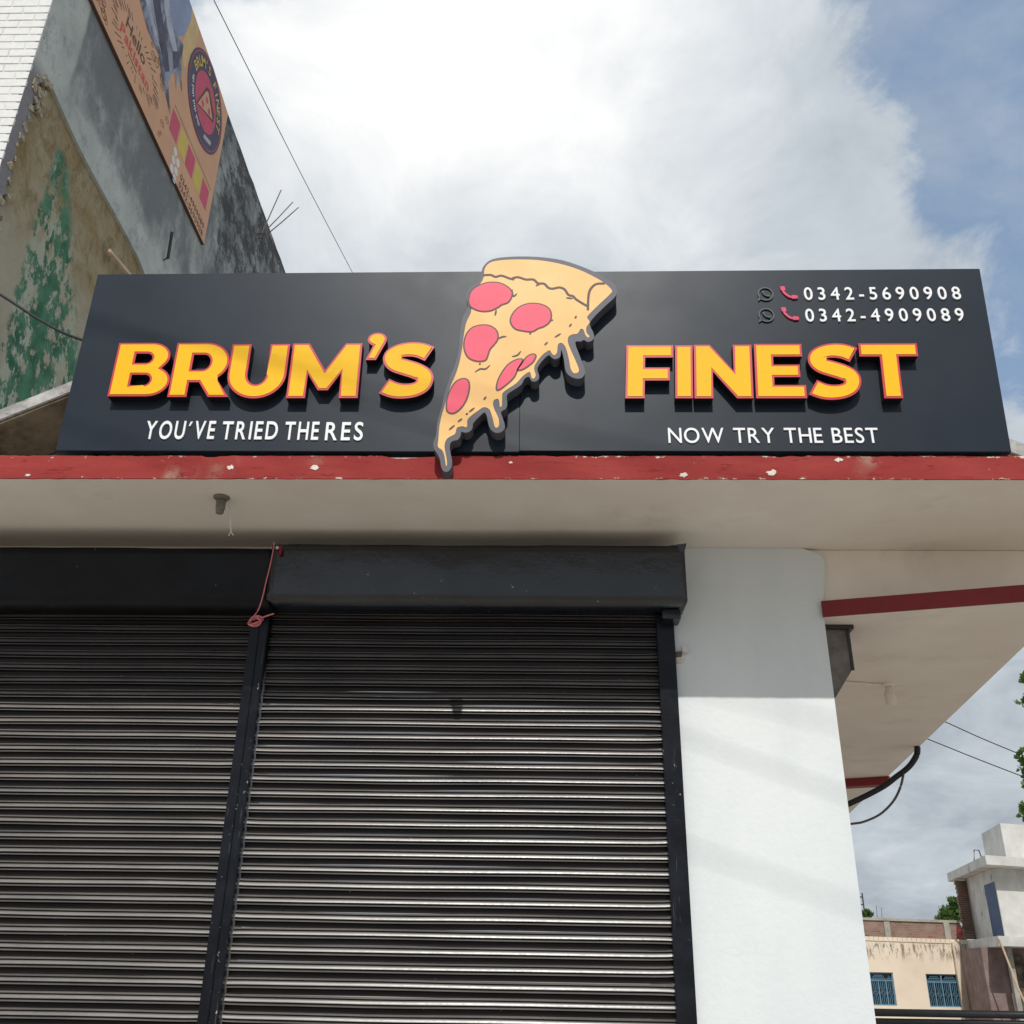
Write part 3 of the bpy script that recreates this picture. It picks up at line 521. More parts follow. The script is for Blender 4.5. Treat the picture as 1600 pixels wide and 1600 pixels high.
def letter(ch, x0, x1, z0, z1, lab, sh):
    loops = orient(GL[ch]()); us = [p[0] for l in loops for p in l]; vs_ = [p[1] for l in loops for p in l]
    u0, u1, v0, v1 = min(us), max(us), min(vs_), max(vs_)
    loops = [[(x0 + (u - u0) / (u1 - u0) * (x1 - x0), z0 + (v - v0) / (v1 - v0) * (z1 - z0)) for u, v in l] for l in loops]
    loops = [[((u + sh * (v - z0)) * KL, 1.6 + (v - 1.6) * KL) for u, v in l] for l in loops]     # letter faces stand DL off the sheet
    o = part('letter', prism(loops, YS - DL + .004, YS - .001, FACADE), 'black_return', SIGN, label='raised yellow letter ' + lab + ' with red trim and black sides')
    part('trim', prism([offset(l, .0005) for l in loops], YS - DL, YS - DL + .0038, FACADE), 'trim_red', o)
    part('face', prism([offset(l, -.0125) for l in loops], YS - DL - .0025, YS - DL - .0002, FACADE), 'yellow', o)
for ch, x0, x1, z0, z1, lab in (('B', -2.598, -2.240, 4.697, 5.080, 'B'), ('R', -2.235, -1.870, 4.692, 5.079, 'R'), ('U', -1.893, -1.538, 4.681, 5.068, 'U'), ('M', -1.520, -1.093, 4.683, 5.072, 'M'),
        ('Q', -1.066, -.948, 4.952, 5.150, 'apostrophe'), ('S', -.968, -.648, 4.678, 5.080, 'S at the end of the first word'),
        ('F', .490, .770, 4.678, 5.052, 'F'), ('I', .783, .886, 4.678, 5.05, 'I'), ('N', .895, 1.238, 4.677, 5.053, 'N'), ('E', 1.254, 1.548, 4.677, 5.058, 'E'), ('S', 1.562, 1.872, 4.666, 5.062, 'S in the last word'), ('T', 1.877, 2.222, 4.676, 5.060, 'T')):
    letter(ch, x0, x1, z0, z1, lab, .053 if x0 > 0 else 0)
# small lettering, one character at a time, from the built-in typeface
_ch = {}
def char_mesh(c, fat):
    if (c, fat) not in _ch:
        cu = bpy.data.curves.new('t', 'FONT'); cu.body = c; cu.size = 1; cu.offset = fat; cu.resolution_u = 5; cu.fill_mode = 'BOTH'; cu.extrude = .5
        ob = bpy.data.objects.new('t', cu); COL.objects.link(ob); bpy.context.view_layer.update()
        dg = bpy.context.evaluated_depsgraph_get(); me = bpy.data.meshes.new_from_object(ob.evaluated_get(dg)); bpy.data.objects.remove(ob)
        xs = [v.co.x for v in me.vertices]; ys = [v.co.y for v in me.vertices]
        _ch[(c, fat)] = ([tuple(v.co) for v in me.vertices], [tuple(p.vertices) for p in me.polygons], min(xs), max(xs), min(ys), max(ys))
    return _ch[(c, fat)]
def lettering(txt, x0, x1, z0, zr, h, thick, mat, parent, fn, w, fat=0., gap=.1, space=.3, name='letter', joined=False, zslope=0.):
    """characters between x0 and x1, cap height h, baseline z0 (+ slope); gap and space in cap heights"""
    capy = char_mesh('H', fat); s0 = 1 / (capy[5] - capy[4]); base = capy[4]; wid = []; pen = 0
    for c in txt:
        if c == ' ': pen += space; wid.append(None); continue
        d = char_mesh(c, fat); wid.append((pen, d)); pen += (d[3] - d[2]) * s0 + gap
    tot = pen - gap; kx = (x1 - x0) / tot; J = MB()
    for it in wid:
        if not it: continue
        p, d = it; vs2 = []
        for (a, bq, cz) in d[0]:
            u = x0 + (p + (a - d[2]) * s0) * kx; v = z0 + zslope * (u - x0) + (bq - base) * s0 * h
            vs2.append(fn(u, v, w + (thick / 2 if thick else .0005) * (-1 if fn is FACADE else 1) * (1 + 2 * cz) if thick else w + cz * .0004))
        if joined: J.add(vs2, d[1])
        else: part(name, MB().add(vs2, d[1]), mat, parent)
    if joined: part(name, J, mat, parent)
lettering("YOU\u00b4VE", -2.345, -1.93, 4.428, 0, .122, .008, 'white_letter', SIGN, FACADE, YS - .0005, .012, .26, .3)
lettering("TRIED", -1.888, -1.556, 4.425, 0, .122, .008, 'white_letter', SIGN, FACADE, YS - .0005, .012, .26, .3)
lettering("THE", -1.514, -1.312, 4.422, 0, .122, .008, 'white_letter', SIGN, FACADE, YS - .0005, .012, .26, .3)
lettering("RES", -1.272, -1.050, 4.419, 0, .122, .008, 'white_letter', SIGN, FACADE, YS - .0005, .012, .26, .3)
lettering("NOW TRY THE BEST", .734, 1.942, 4.402, 0, .099, .007, 'white_letter', SIGN, FACADE, YS - .0005, .003, .17, .50)
lettering("0342-5690908", 1.629, 2.590, 5.417, 0, .094, .009, 'white_letter', SIGN, FACADE, YS - .0005, .008, .42, .4, 'digit')
lettering("0342-4909089", 1.619, 2.580, 5.253, 0, .094, .009, 'white_letter', SIGN, FACADE, YS - .0005, .008, .42, .4, 'digit')
def handset(cx, cz, k):                 # a telephone receiver drawn on a unit square
    c = smooth_path([(-.42, .36), (-.30, .02), (-.02, -.28), (.36, -.40)], 6)
    lp = stroke([tuple(p) for p in c], .075)
    e1 = [(-.52, .50), (-.24, .50), (-.20, .22), (-.34, .12), (-.50, .22)]; e2 = [(.14, -.24), (.20, -.18), (.52, -.24), (.50, -.46), (.16, -.48)]
    return [[(cx + u * k, cz + v * k) for u, v in q] for q in (lp, e1, e2)]
for zc, xs in ((5.463, 0), (5.302, -.010)):
    b = MB()
    for i, q in enumerate(handset(1.537 + xs, zc + .008, .098)): prism([q], YS - .010 - .0006 * i, YS - .0005, FACADE, b)
    part('phone_icon', b, 'icon_pink', SIGN)
    c0 = (1.392 + xs, zc + .001); b = MB()
    ring = arc(c0[0], c0[1], .049, .052, -128, 208, 40) + [(c0[0] - .052, c0[1] - .056)]
    inn = [p for p in arc(c0[0], c0[1], .040, .043, -122, 203, 40)] + [(c0[0] - .040, c0[1] - .042)]
    prism([ring, inn[::-1]], YS - .009, YS - .0005, FACADE, b)
    for i, q in enumerate(handset(c0[0], c0[1], .045)): prism([q], YS - .0095 - .0006 * i, YS - .0005, FACADE, b)
    part('chat_icon', b, 'icon_dark', SIGN)
# pizza slice
KP = 4.892 / 4.915; PK = lambda q: [(u * KP, 1.6 + (v - 1.6) * KP) for u, v in q]; PY = 4.892 - 4.915
PZ_OUT, PZ_IN, PZ_PEP, PZ_INK = PK(PZ_OUT), PK(PZ_IN), [PK(q) for q in PZ_PEP], [PK(q) for q in PZ_INK]
out = [tuple(p) for p in smooth_path(PZ_OUT, 3, True)]; inn = [tuple(p) for p in smooth_path(PZ_IN, 3, True)]
PZ = part('pizza_cutout', prism([out], 4.9155 + PY, YS - .001, FACADE), 'pz_border', SIGN, label='cut-out pizza slice with dripping cheese standing proud of the sign')
part('cheese', prism([inn], 4.9135 + PY, 4.9153 + PY, FACADE), 'pz_cheese', PZ, label='orange-yellow cheese and crust')
for p in PZ_PEP:
    q = [tuple(v) for v in smooth_path(p, 4, True)]; q = q if area2(q) > 0 else q[::-1]
    b = prism([offset(q, .0095)], 4.9120 + PY, 4.9133 + PY, FACADE); part('outline', b, 'pz_ink', PZ)
    part('pepperoni', prism([q], 4.9105 + PY, 4.9118 + PY, FACADE), 'pz_pink', PZ)
for i, p in enumerate(PZ_INK):
    q = [tuple(v) for v in smooth_path(p, 5)]
    part('ink_line', prism([stroke(q, .0075 if i in (0, 1, 4) else .006, i not in (0, 1, 4))], 4.9118 - .00002 * i + PY, 4.9134 + PY, FACADE), 'pz_ink', PZ)
# ------------------------------------------------------------------ tall neighbour on the left
NB = thing('neighbour_building', (-5.5, 8, 0), 'tall grey building on the left with a stained windowless side wall', 'building')
part('side_wall', MB().box((-8.2, 6.05, 0), (-4.535, 16, 12.68)), 'olive', NB, (-6, 10, 0), label='old olive and green painted wall face')
random.seed(5)
jl = []; z = 4.0
while z < 8.70:
    jl.append((6.15 + .05 * noise.noise(Vector((z * 3, 0, 0))) + .05 * noise.noise(Vector((z * 11, 5, 0))) + random.uniform(-.02, .02), z)); z += .06
tp = [(6.22, 8.86), (6.30, 8.93), (6.45, 8.90), (6.755, 8.844), (7.1, 8.81), (7.372, 8.80), (7.8, 8.80), (8.221, 8.795), (8.55, 8.77), (8.80, 8.72), (8.98, 8.55), (9.06, 8.3), (9.1, 7.8), (9.12, 4)]
tp = [(p[0] + random.uniform(-.008, .008), p[1] + random.uniform(-.008, .008)) for p in tp]
rf = [(16, 12.70)] + [(16 - i * .25, 12.69 + .035 * noise.noise(Vector((i * .7, 2, 0)))) for i in range(1, 40)] + [(6.0, 12.7)]
NBP = part('plaster_layer', prism([[(6.0, 4.0)] + jl + tp + [(16, 4.0)] + rf], -4.50, -4.536, SIDE), 'plaster', NB, (-4.5, 10, 8), label='grey cement plaster broken away around the old wall')
b = MB()
for (u, v) in jl[::2] + [(6.2 + random.uniform(-.08, .08), 8.75 + random.uniform(-.25, .15)) for _ in range(16)]:
    r = random.uniform(.02, .055); M_ = Matrix.Translation((-4.505, u + random.uniform(-.03, .04), v)) @ Matrix.Rotation(random.uniform(0, 3), 4, 'X') @ Matrix.Diagonal((.022, r, r * .7, 1))
    vv = [M_ @ Vector((random.uniform(.6, 1) * sx, random.uniform(.6, 1) * sy, random.uniform(.6, 1) * sz)) for sx in (-1, 1) for sy in (-1, 1) for sz in (-1, 1)]
    b.add(vv, [(0, 1, 3, 2), (4, 6, 7, 5), (0, 4, 5, 1), (2, 3, 7, 6), (0, 2, 6, 4), (1, 5, 7, 3)])
o = part('broken_edge', b, 'rubble', NBP); o['kind'] = 'stuff'
FW = part('front_wall', MB().box((-8.2, 6.000, 0), (-4.505, 6.048, 12.68)), 'mortar', NB, (-6.3, 6.03, 0), label='white brick-faced front of the tall building')
# bricks as far as the picture shows them
bw, bh, gp = .235, .083, .010
bm = MB().box((-bw / 2, 0, -bh / 2), (bw / 2, .022, bh / 2)).mesh(); bevel(bm, .003, 1); bm.materials.append(MT['white_brick'])
hm = MB().box((-bw / 4 + .004, 0, -bh / 2), (bw / 4 - .004, .022, bh / 2)).mesh(); bevel(hm, .003, 1); hm.materials.append(MT['white_brick'])
r = 0; zz = 6.90; nb = 0
while zz < 9.75:
    n_ = 2 if zz < 7.6 else 3
    xr = -4.5
    for i in range(n_ + 1):
        half = (i == 0 and r % 2); me = hm if half else bm; wd = bw / 2 - .008 if half else bw
        o = bpy.data.objects.new('brick', me); COL.objects.link(o); o.parent = FW
        o.location = Vector((xr - wd / 2, 5.994 + random.uniform(-.0015, .0015), zz)) - wloc(FW); o.rotation_euler = (random.uniform(-.01, .01), random.uniform(-.004, .004), random.uniform(-.008, .008)); xr -= wd + gp; nb += 1
    zz += bh + gp; r += 1
# bits fixed into the side wall
for (y0, z0, y1, z1) in ((11.94, 12.07, 12.42, 13.45), (11.98, 12.10, 13.10, 13.82), (12.02, 12.05, 13.45, 14.02)):
    part('rebar', MB().tube([(-4.6, y0, z0), (-4.42, y0 + .02, z0 + .05), (-4.42 + .02, (y0 + y1) / 2, (z0 + z1) / 2), (-4.38, y1, z1)], .009, 6), 'rebar', NB)
part('wall_hole', MB().lathe((-4.4985, 10.58, 10.85), [(.075, 0), (.06, .004), (.03, .005)], 10, Matrix.Rotation(R_(90), 3, 'Y') @ Matrix.Diagonal((1.9, 1, 1))), 'iron', NB)
o = part('timber_batten', MB().box((-.02, 0, -.02), (.02, .86, .02), Matrix.Translation((-4.47, 7.86, 8.30)) @ Matrix.Rotation(R_(11), 4, 'X')), 'wood', None, (-4.47, 7.86, 8.3), bev=.003)
finish(o, None, 'pale wooden batten poking out of the olive wall above the sign', 'batten')
o = part('iron_bar', MB().tube([(-4.52, 9.13, 9.22), (-4.44, 9.10, 9.24), (-4.44, 9.07, 9.60)], .02, 8), 'iron', None, (-4.5, 9.13, 9.22)); finish(o, None, 'short dark iron bar standing off the grey plaster wall', 'iron bar')

# ------------------------------------------------------------------ printed poster high on that wall
XP = -4.465
PO = thing('poster_board', (-4.48, 8.2, 10.28), 'large tan printed poster with mountain and round pizza logo high on the wall', 'poster')
part('board', prism([[(5.95, 10.285), (10.055, 10.268), (10.035, 12.60), (9.4, 12.66), (5.95, 12.74)]], XP, -4.499, SIDE), 'poster', PO)
part('edge_strip', prism([[(5.95, 10.270), (10.057, 10.254), (10.055, 10.264), (5.95, 10.281)]], XP + .003, -4.499, SIDE), 'poster_ink', PO)
def ink(name, loops, mat, k=1, parent=PO): return part(name, prism(loops, XP + .0015 * k, None, SIDE), mat, parent)
ink('photo_sky', [[(6.7, 12.72), (6.95, 12.0), (7.4, 11.75), (8.1, 11.80), (8.36, 12.1), (8.45, 12.5), (8.40, 12.68)]], 'sky_ink', 1)
ink('photo_glow', [[(8.33, 12.68), (8.42, 12.3), (8.34, 11.9), (8.55, 11.75), (8.72, 12.2), (8.70, 12.66)]], 'poster_glow', .6)
ink('mountain', [[(6.75, 12.0), (7.25, 11.32), (7.55, 11.20), (7.9, 11.22), (8.10, 11.05), (8.46, 10.86), (8.24, 11.18), (8.33, 11.45), (8.46, 11.30), (8.43, 11.55), (8.62, 11.42), (8.44, 11.75), (8.40, 12.0), (8.1, 11.9), (7.8, 12.1), (7.4, 12.72), (6.7, 12.72)]], 'mt1', 2)
ink('snow_face', [[(7.30, 12.5), (7.62, 12.0), (7.95, 11.72), (8.2, 11.62), (8.33, 11.72), (8.12, 11.85), (7.85, 12.05), (7.5, 12.55)]], 'mt2', 3)
ink('snow_face', [[(7.0, 11.75), (7.35, 11.45), (7.7, 11.30), (7.95, 11.30), (7.6, 11.45), (7.3, 11.70)]], 'mt2', 3)
ink('rock_face', [[(7.35, 11.75), (7.8, 11.42), (8.12, 11.20), (8.22, 11.32), (7.95, 11.58), (7.55, 11.88)]], 'mt3', 3.5)
ink('rock_face', [[(8.18, 11.62), (8.30, 11.45), (8.40, 11.62), (8.34, 11.80)]], 'mt3', 3.6)
lettering('Hello', 7.13, 7.66, 10.74, 0, .145, 0, 'poster_ink', PO, SIDE, XP + .002, .012, .12, .3, 'print_text', True)
lettering('Pakistan', 7.05, 7.86, 10.565, 0, .135, 0, 'poster_red', PO, SIDE, XP + .002, .020, .10, .3, 'print_text', True)
ink('print_line', [stroke([(7.30, 10.525), (7.55, 10.515)], .008)], 'poster_ink', 1)
random.seed(21); b = MB()
for k in range(46):                      # rays round the greeting
    a = k * 2 * math.pi / 46 + random.uniform(-.05, .05); r0 = random.uniform(1.0, 1.12); r1 = r0 + random.uniform(.12, .42)
    cx, cz = 7.45, 10.70; p0 = (cx + .50 * r0 * math.cos(a), cz + .23 * r0 * math.sin(a)); p1 = (cx + .50 * r1 * math.cos(a), cz + .23 * r1 * math.sin(a))
    if p1[1] > 11.12 or p1[1] < 10.32: continue
    prism([stroke([p0, p1], .006)], XP + .0015, None, SIDE, b)
part('print_rays', b, 'poster_ink', PO)['kind'] = 'stuff'
b = MB()
for k in range(90):                      # faint sketches of food
    cx, cz = random.uniform(6.3, 8.55), random.uniform(10.33, 11.2)
    if abs(cx - 7.45) < .62 and abs(cz - 10.7) < .36: continue
    if cz > 11.0 + .4 * (cx - 7.3) or (cx > 8.4 and cz < 10.7): continue
    rr = random.uniform(.035, .075); e_ = random.uniform(.45, 1)
    o1 = arc(cx, cz, rr, rr * e_, 0, 345, 14); i1 = arc(cx, cz, rr * .78, rr * e_ * .76, 0, 345, 14)
    prism([o1, i1[::-1]], XP + .0015, None, SIDE, b)
    prism([stroke([(cx - rr * .5, cz), (cx + rr * .4, cz + rr * .3 * e_)], .005)], XP + .0015, None, SIDE, b)
part('print_sketches', b, 'poster_line', PO)['kind'] = 'stuff'
LG = ink('logo_disc', [circle(9.285, 12.0, .655, 56)], 'poster_navy', 4); 
ink('logo_ring', [circle(9.285, 12.0, .625, 56), circle(9.285, 12.0, .612, 56)[::-1]], 'poster_pink', 5, LG)
ink('logo_centre', [circle(9.285, 11.985, .395, 44)], 'poster_pink', 5, LG)
def curved(txt, cx, cz, r, a0, a1, h, mat, k, fat=.02):
    n = len(txt)
    for i, c in enumerate(txt):
        if c == ' ': continue
        a = R_(a0 + (a1 - a0) * i / (n - 1)); d = char_mesh(c, fat); s0 = h / (char_mesh('H', fat)[5] - char_mesh('H', fat)[4]); mid = (d[2] + d[3]) / 2
        t = Vector((math.sin(a), -math.cos(a))); q = Vector((math.cos(a), math.sin(a)))
        vs2 = [SIDE(*(Vector((cx, cz)) + t * ((p[0] - mid) * s0) + q * (r + p[1] * s0)), XP + .0015 * k + p[2] * .0004) for p in d[0]]
        part('logo_letter', MB().add(vs2, d[1]), mat, LG)
b = MB()
for k in range(22):                      # lettering too small to read
    a = R_(186 + k * 3.6); r0, r1 = .455, .505 + .012 * (k % 3)
    if k % 6 == 4: continue
    prism([stroke([(9.285 + r0 * math.cos(a), 12 + r0 * math.sin(a)), (9.285 + r1 * math.cos(a + .02), 12 + r1 * math.sin(a + .02))], .009)], XP + .009, None, SIDE, b)
for k in range(9): prism([stroke([(9.42 + k * .028, 11.50 + k * .012), (9.425 + k * .028, 11.57 + k * .012)], .009)], XP + .009, None, SIDE, b)
part('logo_small_print', b, 'poster_white', LG)['kind'] = 'stuff'
curved("BRUM'S FINEST", 9.285, 12.0, .435, 165, 5, .13, 'poster_yel', 6)
ms = [(9.02, 11.70), (9.62, 11.98), (9.60, 12.10), (9.30, 12.26), (9.22, 12.20)]
ink('logo_slice', [ms], 'poster_ink', 6, LG); ink('logo_cheese', [[(9.06, 11.735), (9.57, 11.985), (9.30, 12.19), (9.235, 12.15)]], 'poster', 7, LG)
for u, v in ((9.20, 11.88), (9.30, 12.05), (9.42, 11.97)): ink('logo_pepperoni', [circle(u, v, .045, 12)], 'poster_pink', 8, LG)
for i in range(5):
    u = 8.50 + i * .288; c = 'poster_pink' if i % 2 == 0 else 'poster_yel'; sq = ink('colour_square', [[(u, 10.70), (u + .255, 10.70), (u + .255, 11.03), (u, 11.03)]], c, 1)
ink('print_line', [stroke([(8.52, 11.10), (9.95, 11.10)], .008)], 'poster_line', 1)
for i, (u, v) in enumerate(((8.775, 10.33), (8.775, 10.47), (8.895, 10.40), (8.895, 10.54), (8.895, 10.28), (8.775, 10.60))):
    ink('hexagon', [circle(u, v, .062, 6)], 'poster_white', 1)
lettering('0342-5690908', 9.03, 9.95, 10.30, 0, .085, 0, 'poster_ink', PO, SIDE, XP + .002, .012, .18, .3, 'print_text', True)
lettering('0342-4909089', 9.03, 9.95, 10.42, 0, .085, 0, 'poster_ink', PO, SIDE, XP + .002, .012, .18, .3, 'print_text', True)

# ------------------------------------------------------------------ small things on the shop
L1 = thing('lamp_holder', (-1.93, 5.25, ZS), 'bulbless brown lamp holder with a dangling wire under the front canopy', 'lamp holder')
part('ceiling_plate', MB().lathe((-1.93, 5.25, ZS - .012), [(.05, .011), (.048, .003), (.035, 0)], 14), 'bakelite', L1)
part('socket', MB().lathe((-1.935, 5.27, ZS - .10), [(.021, 0), (.024, .004), (.024, .02), (.028, .03), (.030, .075), (.025, .09)], 14), 'bakelite', L1, smooth=False)
w = smooth_path([(-1.90, 5.28, ZS - .01), (-1.885, 5.30, ZS - .06), (-1.872, 5.31, ZS - .15), (-1.865, 5.32, ZS - .20)], 5)
part('wire', MB().tube(w, .0045, 6).tube([w[-1], w[-1] + Vector((-.012, 0, -.025))], .003, 5).tube([w[-1], w[-1] + Vector((.018, 0, -.022))], .003, 5), 'white_plastic', L1)
L2 = thing('lamp_holder', (2.70, 7.54, 3.70), 'cream painted lamp holder on the underside of the side canopy', 'lamp holder')
part('ceiling_plate', MB().lathe((2.70, 7.54, 3.675), [(.05, .024), (.045, .006), (.03, 0)], 14), 'cream', L2)
part('socket', MB().lathe((2.70, 7.54, 3.53), [(.02, 0), (.038, .01), (.042, .05), (.042, .10), (.028, .12), (.022, .15)], 14), 'cream', L2, smooth=True)
part('conduit', MB().tube([(2.67, 7.54, 3.688), (2.3, 7.46, 3.688), (1.95, 7.40, 3.688)], .012, 6), 'cream', L2)
BX = thing('meter_box', (1.93, 6.3, 3.2), 'weathered sheet metal box on the side wall behind the white wall edge', 'box')
bl = [(1.80, 3.24), (1.865, 3.225), (1.995, 3.41), (2.005, 3.695), (1.80, 3.695)]
part('body', prism([bl], 6.16, 6.60, FACADE), 'box_metal', BX, bev=.004); part('lid', MB().box((1.80, 6.13, 3.672), (2.03, 6.62, 3.698)), 'iron', BX)
part('seam', MB().box((1.986, 6.150, 3.40), (2.004, 6.159, 3.67)), 'iron', BX)
BR = thing('wall_bracket', (.88, 6, 3.45), 'small white bracket plugged into the white wall beside the shutter rail', 'bracket')
part('hole_plug', MB().box((.846, 5.985, 3.425), (.885, 5.998, 3.465)), 'rebar', BR, bev=.003); part('clip', MB().box((.885, 5.96, 3.455), (.925, 5.998, 3.495)), 'white_plastic', BR, bev=.005)
part('mortar_dab', MB().lathe((.872, 5.999, 3.42), [(.035, 0), (.03, .008), (.012, .014)], 9, Matrix.Rotation(R_(90), 3, 'X')), 'chip', BR)
PC = thing('pull_cord', (-1.71, 5.69, 4.05), 'pink plastic cord with a coiled end hanging in front of the black hood', 'cord')
c = smooth_path([(-1.712, 5.70, 4.085), (-1.706, 5.690, 4.04), (-1.711, 5.685, 3.93), (-1.722, 5.683, 3.82), (-1.733, 5.682, 3.70), (-1.748, 5.68, 3.62), (-1.772, 5.68, 3.575)], 6)
part('string', MB().tube(c, .0042, 6), 'pink_cord', PC)
cl = []
for k in range(64):
    a = k * .42; r_ = .026 + .012 * math.sin(k * .37); cl.append((-1.752 + math.cos(a) * r_ * 1.25 + .35 * math.sin(a) * r_, 5.678 + .010 * math.sin(k * .9), 3.545 + math.sin(a) * r_ * .9))
part('coil', MB().tube(cl, .0042, 5), 'pink_cord', PC)
part('loose_end', MB().tube([(-1.725, 5.678, 3.565), (-1.69, 5.675, 3.578), (-1.645, 5.672, 3.592)], .0045, 6), 'pink_cord', PC)
part('red_tag', MB().tube([(-1.665, 5.703, 4.055), (-1.66, 5.698, 4.03), (-1.664, 5.698, 3.995)], .011, 7), 'red_plastic', PC)
part('screw', MB().lathe((-1.685, 5.70, 4.045), [(.012, 0), (.010, .006), (.004, .009)], 9, Matrix.Rotation(R_(90), 3, 'X')), 'white_plastic', PC)

# ------------------------------------------------------------------ wires
def wire(name, pts, r, mat, label, cat='cable', k=10, group=None):
    p = smooth_path(pts, k); o = part(name, MB().tube(p, r, 6), mat, None, pts[0], True); return finish(o, None, label, cat, group)
wire('overhead_wire', [(-3.50, 7, 10.94), (-2.95, 9.9, 10.45), (-3.38, 14, 12.93)][:1] + [(-3.44, 10.5, 11.90), (-3.38, 14, 12.93)], .0055, 'cable', 'thin black wire crossing the sky between the tall wall and the sign', k=8)
wire('overhead_wire', [(-4.50, 5.8, 6.42), (-4.041, 5.8, 6.135), (-3.66, 5.8, 5.885), (-3.352, 5.8, 5.729), (-2.6, 5.85, 5.5)], .011, 'cable', 'black wire sagging in front of the green wall left of the sign')
wire('service_cable', [(1.83, 9.8, 2.72), (2.4, 9.8, 2.92), (2.932, 9.8, 3.131), (3.278, 9.8, 3.291), (3.448, 9.8, 3.402), (3.587, 9.8, 3.501), (3.679, 9.8, 3.613), (3.70, 9.8, 3.697)], .030, 'cable', 'thick black cable bundle running under the edge of the side canopy')
wire('service_cable', [(1.83, 9.78, 2.86), (2.5, 9.78, 2.90), (2.946, 9.78, 2.954), (3.082, 9.78, 2.979), (3.244, 9.78, 3.051), (3.383, 9.78, 3.172), (3.47, 9.78, 3.305), (3.518, 9.78, 3.43)], .012, 'cable_grey', 'thin grey wire looping down below the thick cable bundle')
wire('overhead_wire', [(3.7, 12, 5.037), (4.866, 12, 4.494), (5.777, 12, 4.07), (9.0, 12, 2.70)], .006, 'cable', 'upper of two thin wires leaving the side canopy to the right')
wire('overhead_wire', [(3.6, 12.0, 4.705), (4.673, 12.0, 4.259), (5.726, 12.0, 3.821), (9.0, 12, 2.52)], .006, 'cable', 'lower of two thin wires leaving the side canopy to the right')
# utility cables high over the street: their soft shadows fall on the white wall
def sunward(p, t): return Vector(p) - SUN * t
for i, (a, b_) in enumerate((((.836, 6, 2.943), (1.867, 6, 2.567)), ((.854, 6, 2.286), (1.804, 6, 1.971)), ((1.0, 6, 3.22), (1.773, 6, 3.022)))):
    A, B_ = Vector(a), Vector(b_); dd = B_ - A; P0 = sunward(A - dd * 14, 12.5 + i); P1 = sunward(B_ + dd * 14, 12.5 + i); mid = (P0 + P1) / 2
    wire('street_cable', [P0, mid, P1], .008, 'cable', 'utility cable over the street, casting the %s soft slanting shadow on the white wall' % ('middle', 'lowest', 'topmost')[i], group='cables over the street', k=6)

# ------------------------------------------------------------------ railing
RL = thing('pipe_railing', (3.4, 7, 0), 'black pipe railing at the lower right beside the white wall', 'railing')
part('top_rail', MB().tube([(1.83, 7, 1.425), (6.5, 7.02, 1.425)], .022, 12), 'black_pipe', RL, smooth=True)
part('lower_rail', MB().tube([(1.83, 7.02, 1.375), (6.5, 7.04, 1.375)], .018, 12), 'black_pipe', RL, smooth=True)
for x in (2.62, 2.92, 3.9, 4.9, 5.9): part('post', MB().tube([(x, 7.03, 0), (x, 7.03, 1.375)], .02, 10), 'black_pipe', RL, smooth=True)

# ------------------------------------------------------------------ beige building across the side street
BB = thing('beige_building', (15, 45, 0), 'low beige building with blue grilled windows and a brick parapet', 'building')
wins = [(12.95, 14.50, .73, 1.955), (15.83, 17.72, .71, 1.925)]
wl_ = [[(9, 0), (18.02, 0), (18.02, 3.20), (9, 3.38)]] + [[(a, c_), (a, d_), (b_, d_), (b_, c_)] for a, b_, c_, d_ in wins]
part('wall', prism(wl_, 45, 45.25, FACADE), 'beige', BB, (14, 45, 0)); part('body', MB().box((9, 45.26, 0), (18.0, 52, 3.1)), 'beige', BB)
b = MB()
for i in range(46): x = 9 + i * .196; b.box((x, 44.965, 3.24 - .0195 * (x - 9)), (x + .18, 45.0 - .002, 3.40 - .0195 * (x - 9)))
part('coping', b, 'beige', BB)
part('parapet', prism([[(9, 3.18), (18.0, 3.10), (17.75, 3.98), (9, 4.12)]], 45.5, 45.75, FACADE), 'far_brick', BB, label='bare brown brick parapet')
part('parapet_cap', prism([[(9, 4.05), (17.75, 3.90), (17.75, 4.00), (9, 4.16)]], 45.44, 45.80, FACADE), 'far_post', BB)
for x in (14.55, 17.05): part('parapet_pier', MB().box((x, 45.42, 3.1), (x + .24, 45.52, 3.92)), 'far_post', BB)
for x, h in ((14.35, .5), (14.55, .42), (17.0, .55)): part('rebar', MB().tube([(x, 45.6, 3.9), (x + .04, 45.6, 4.05 + h)], .012, 5), 'rebar', BB)
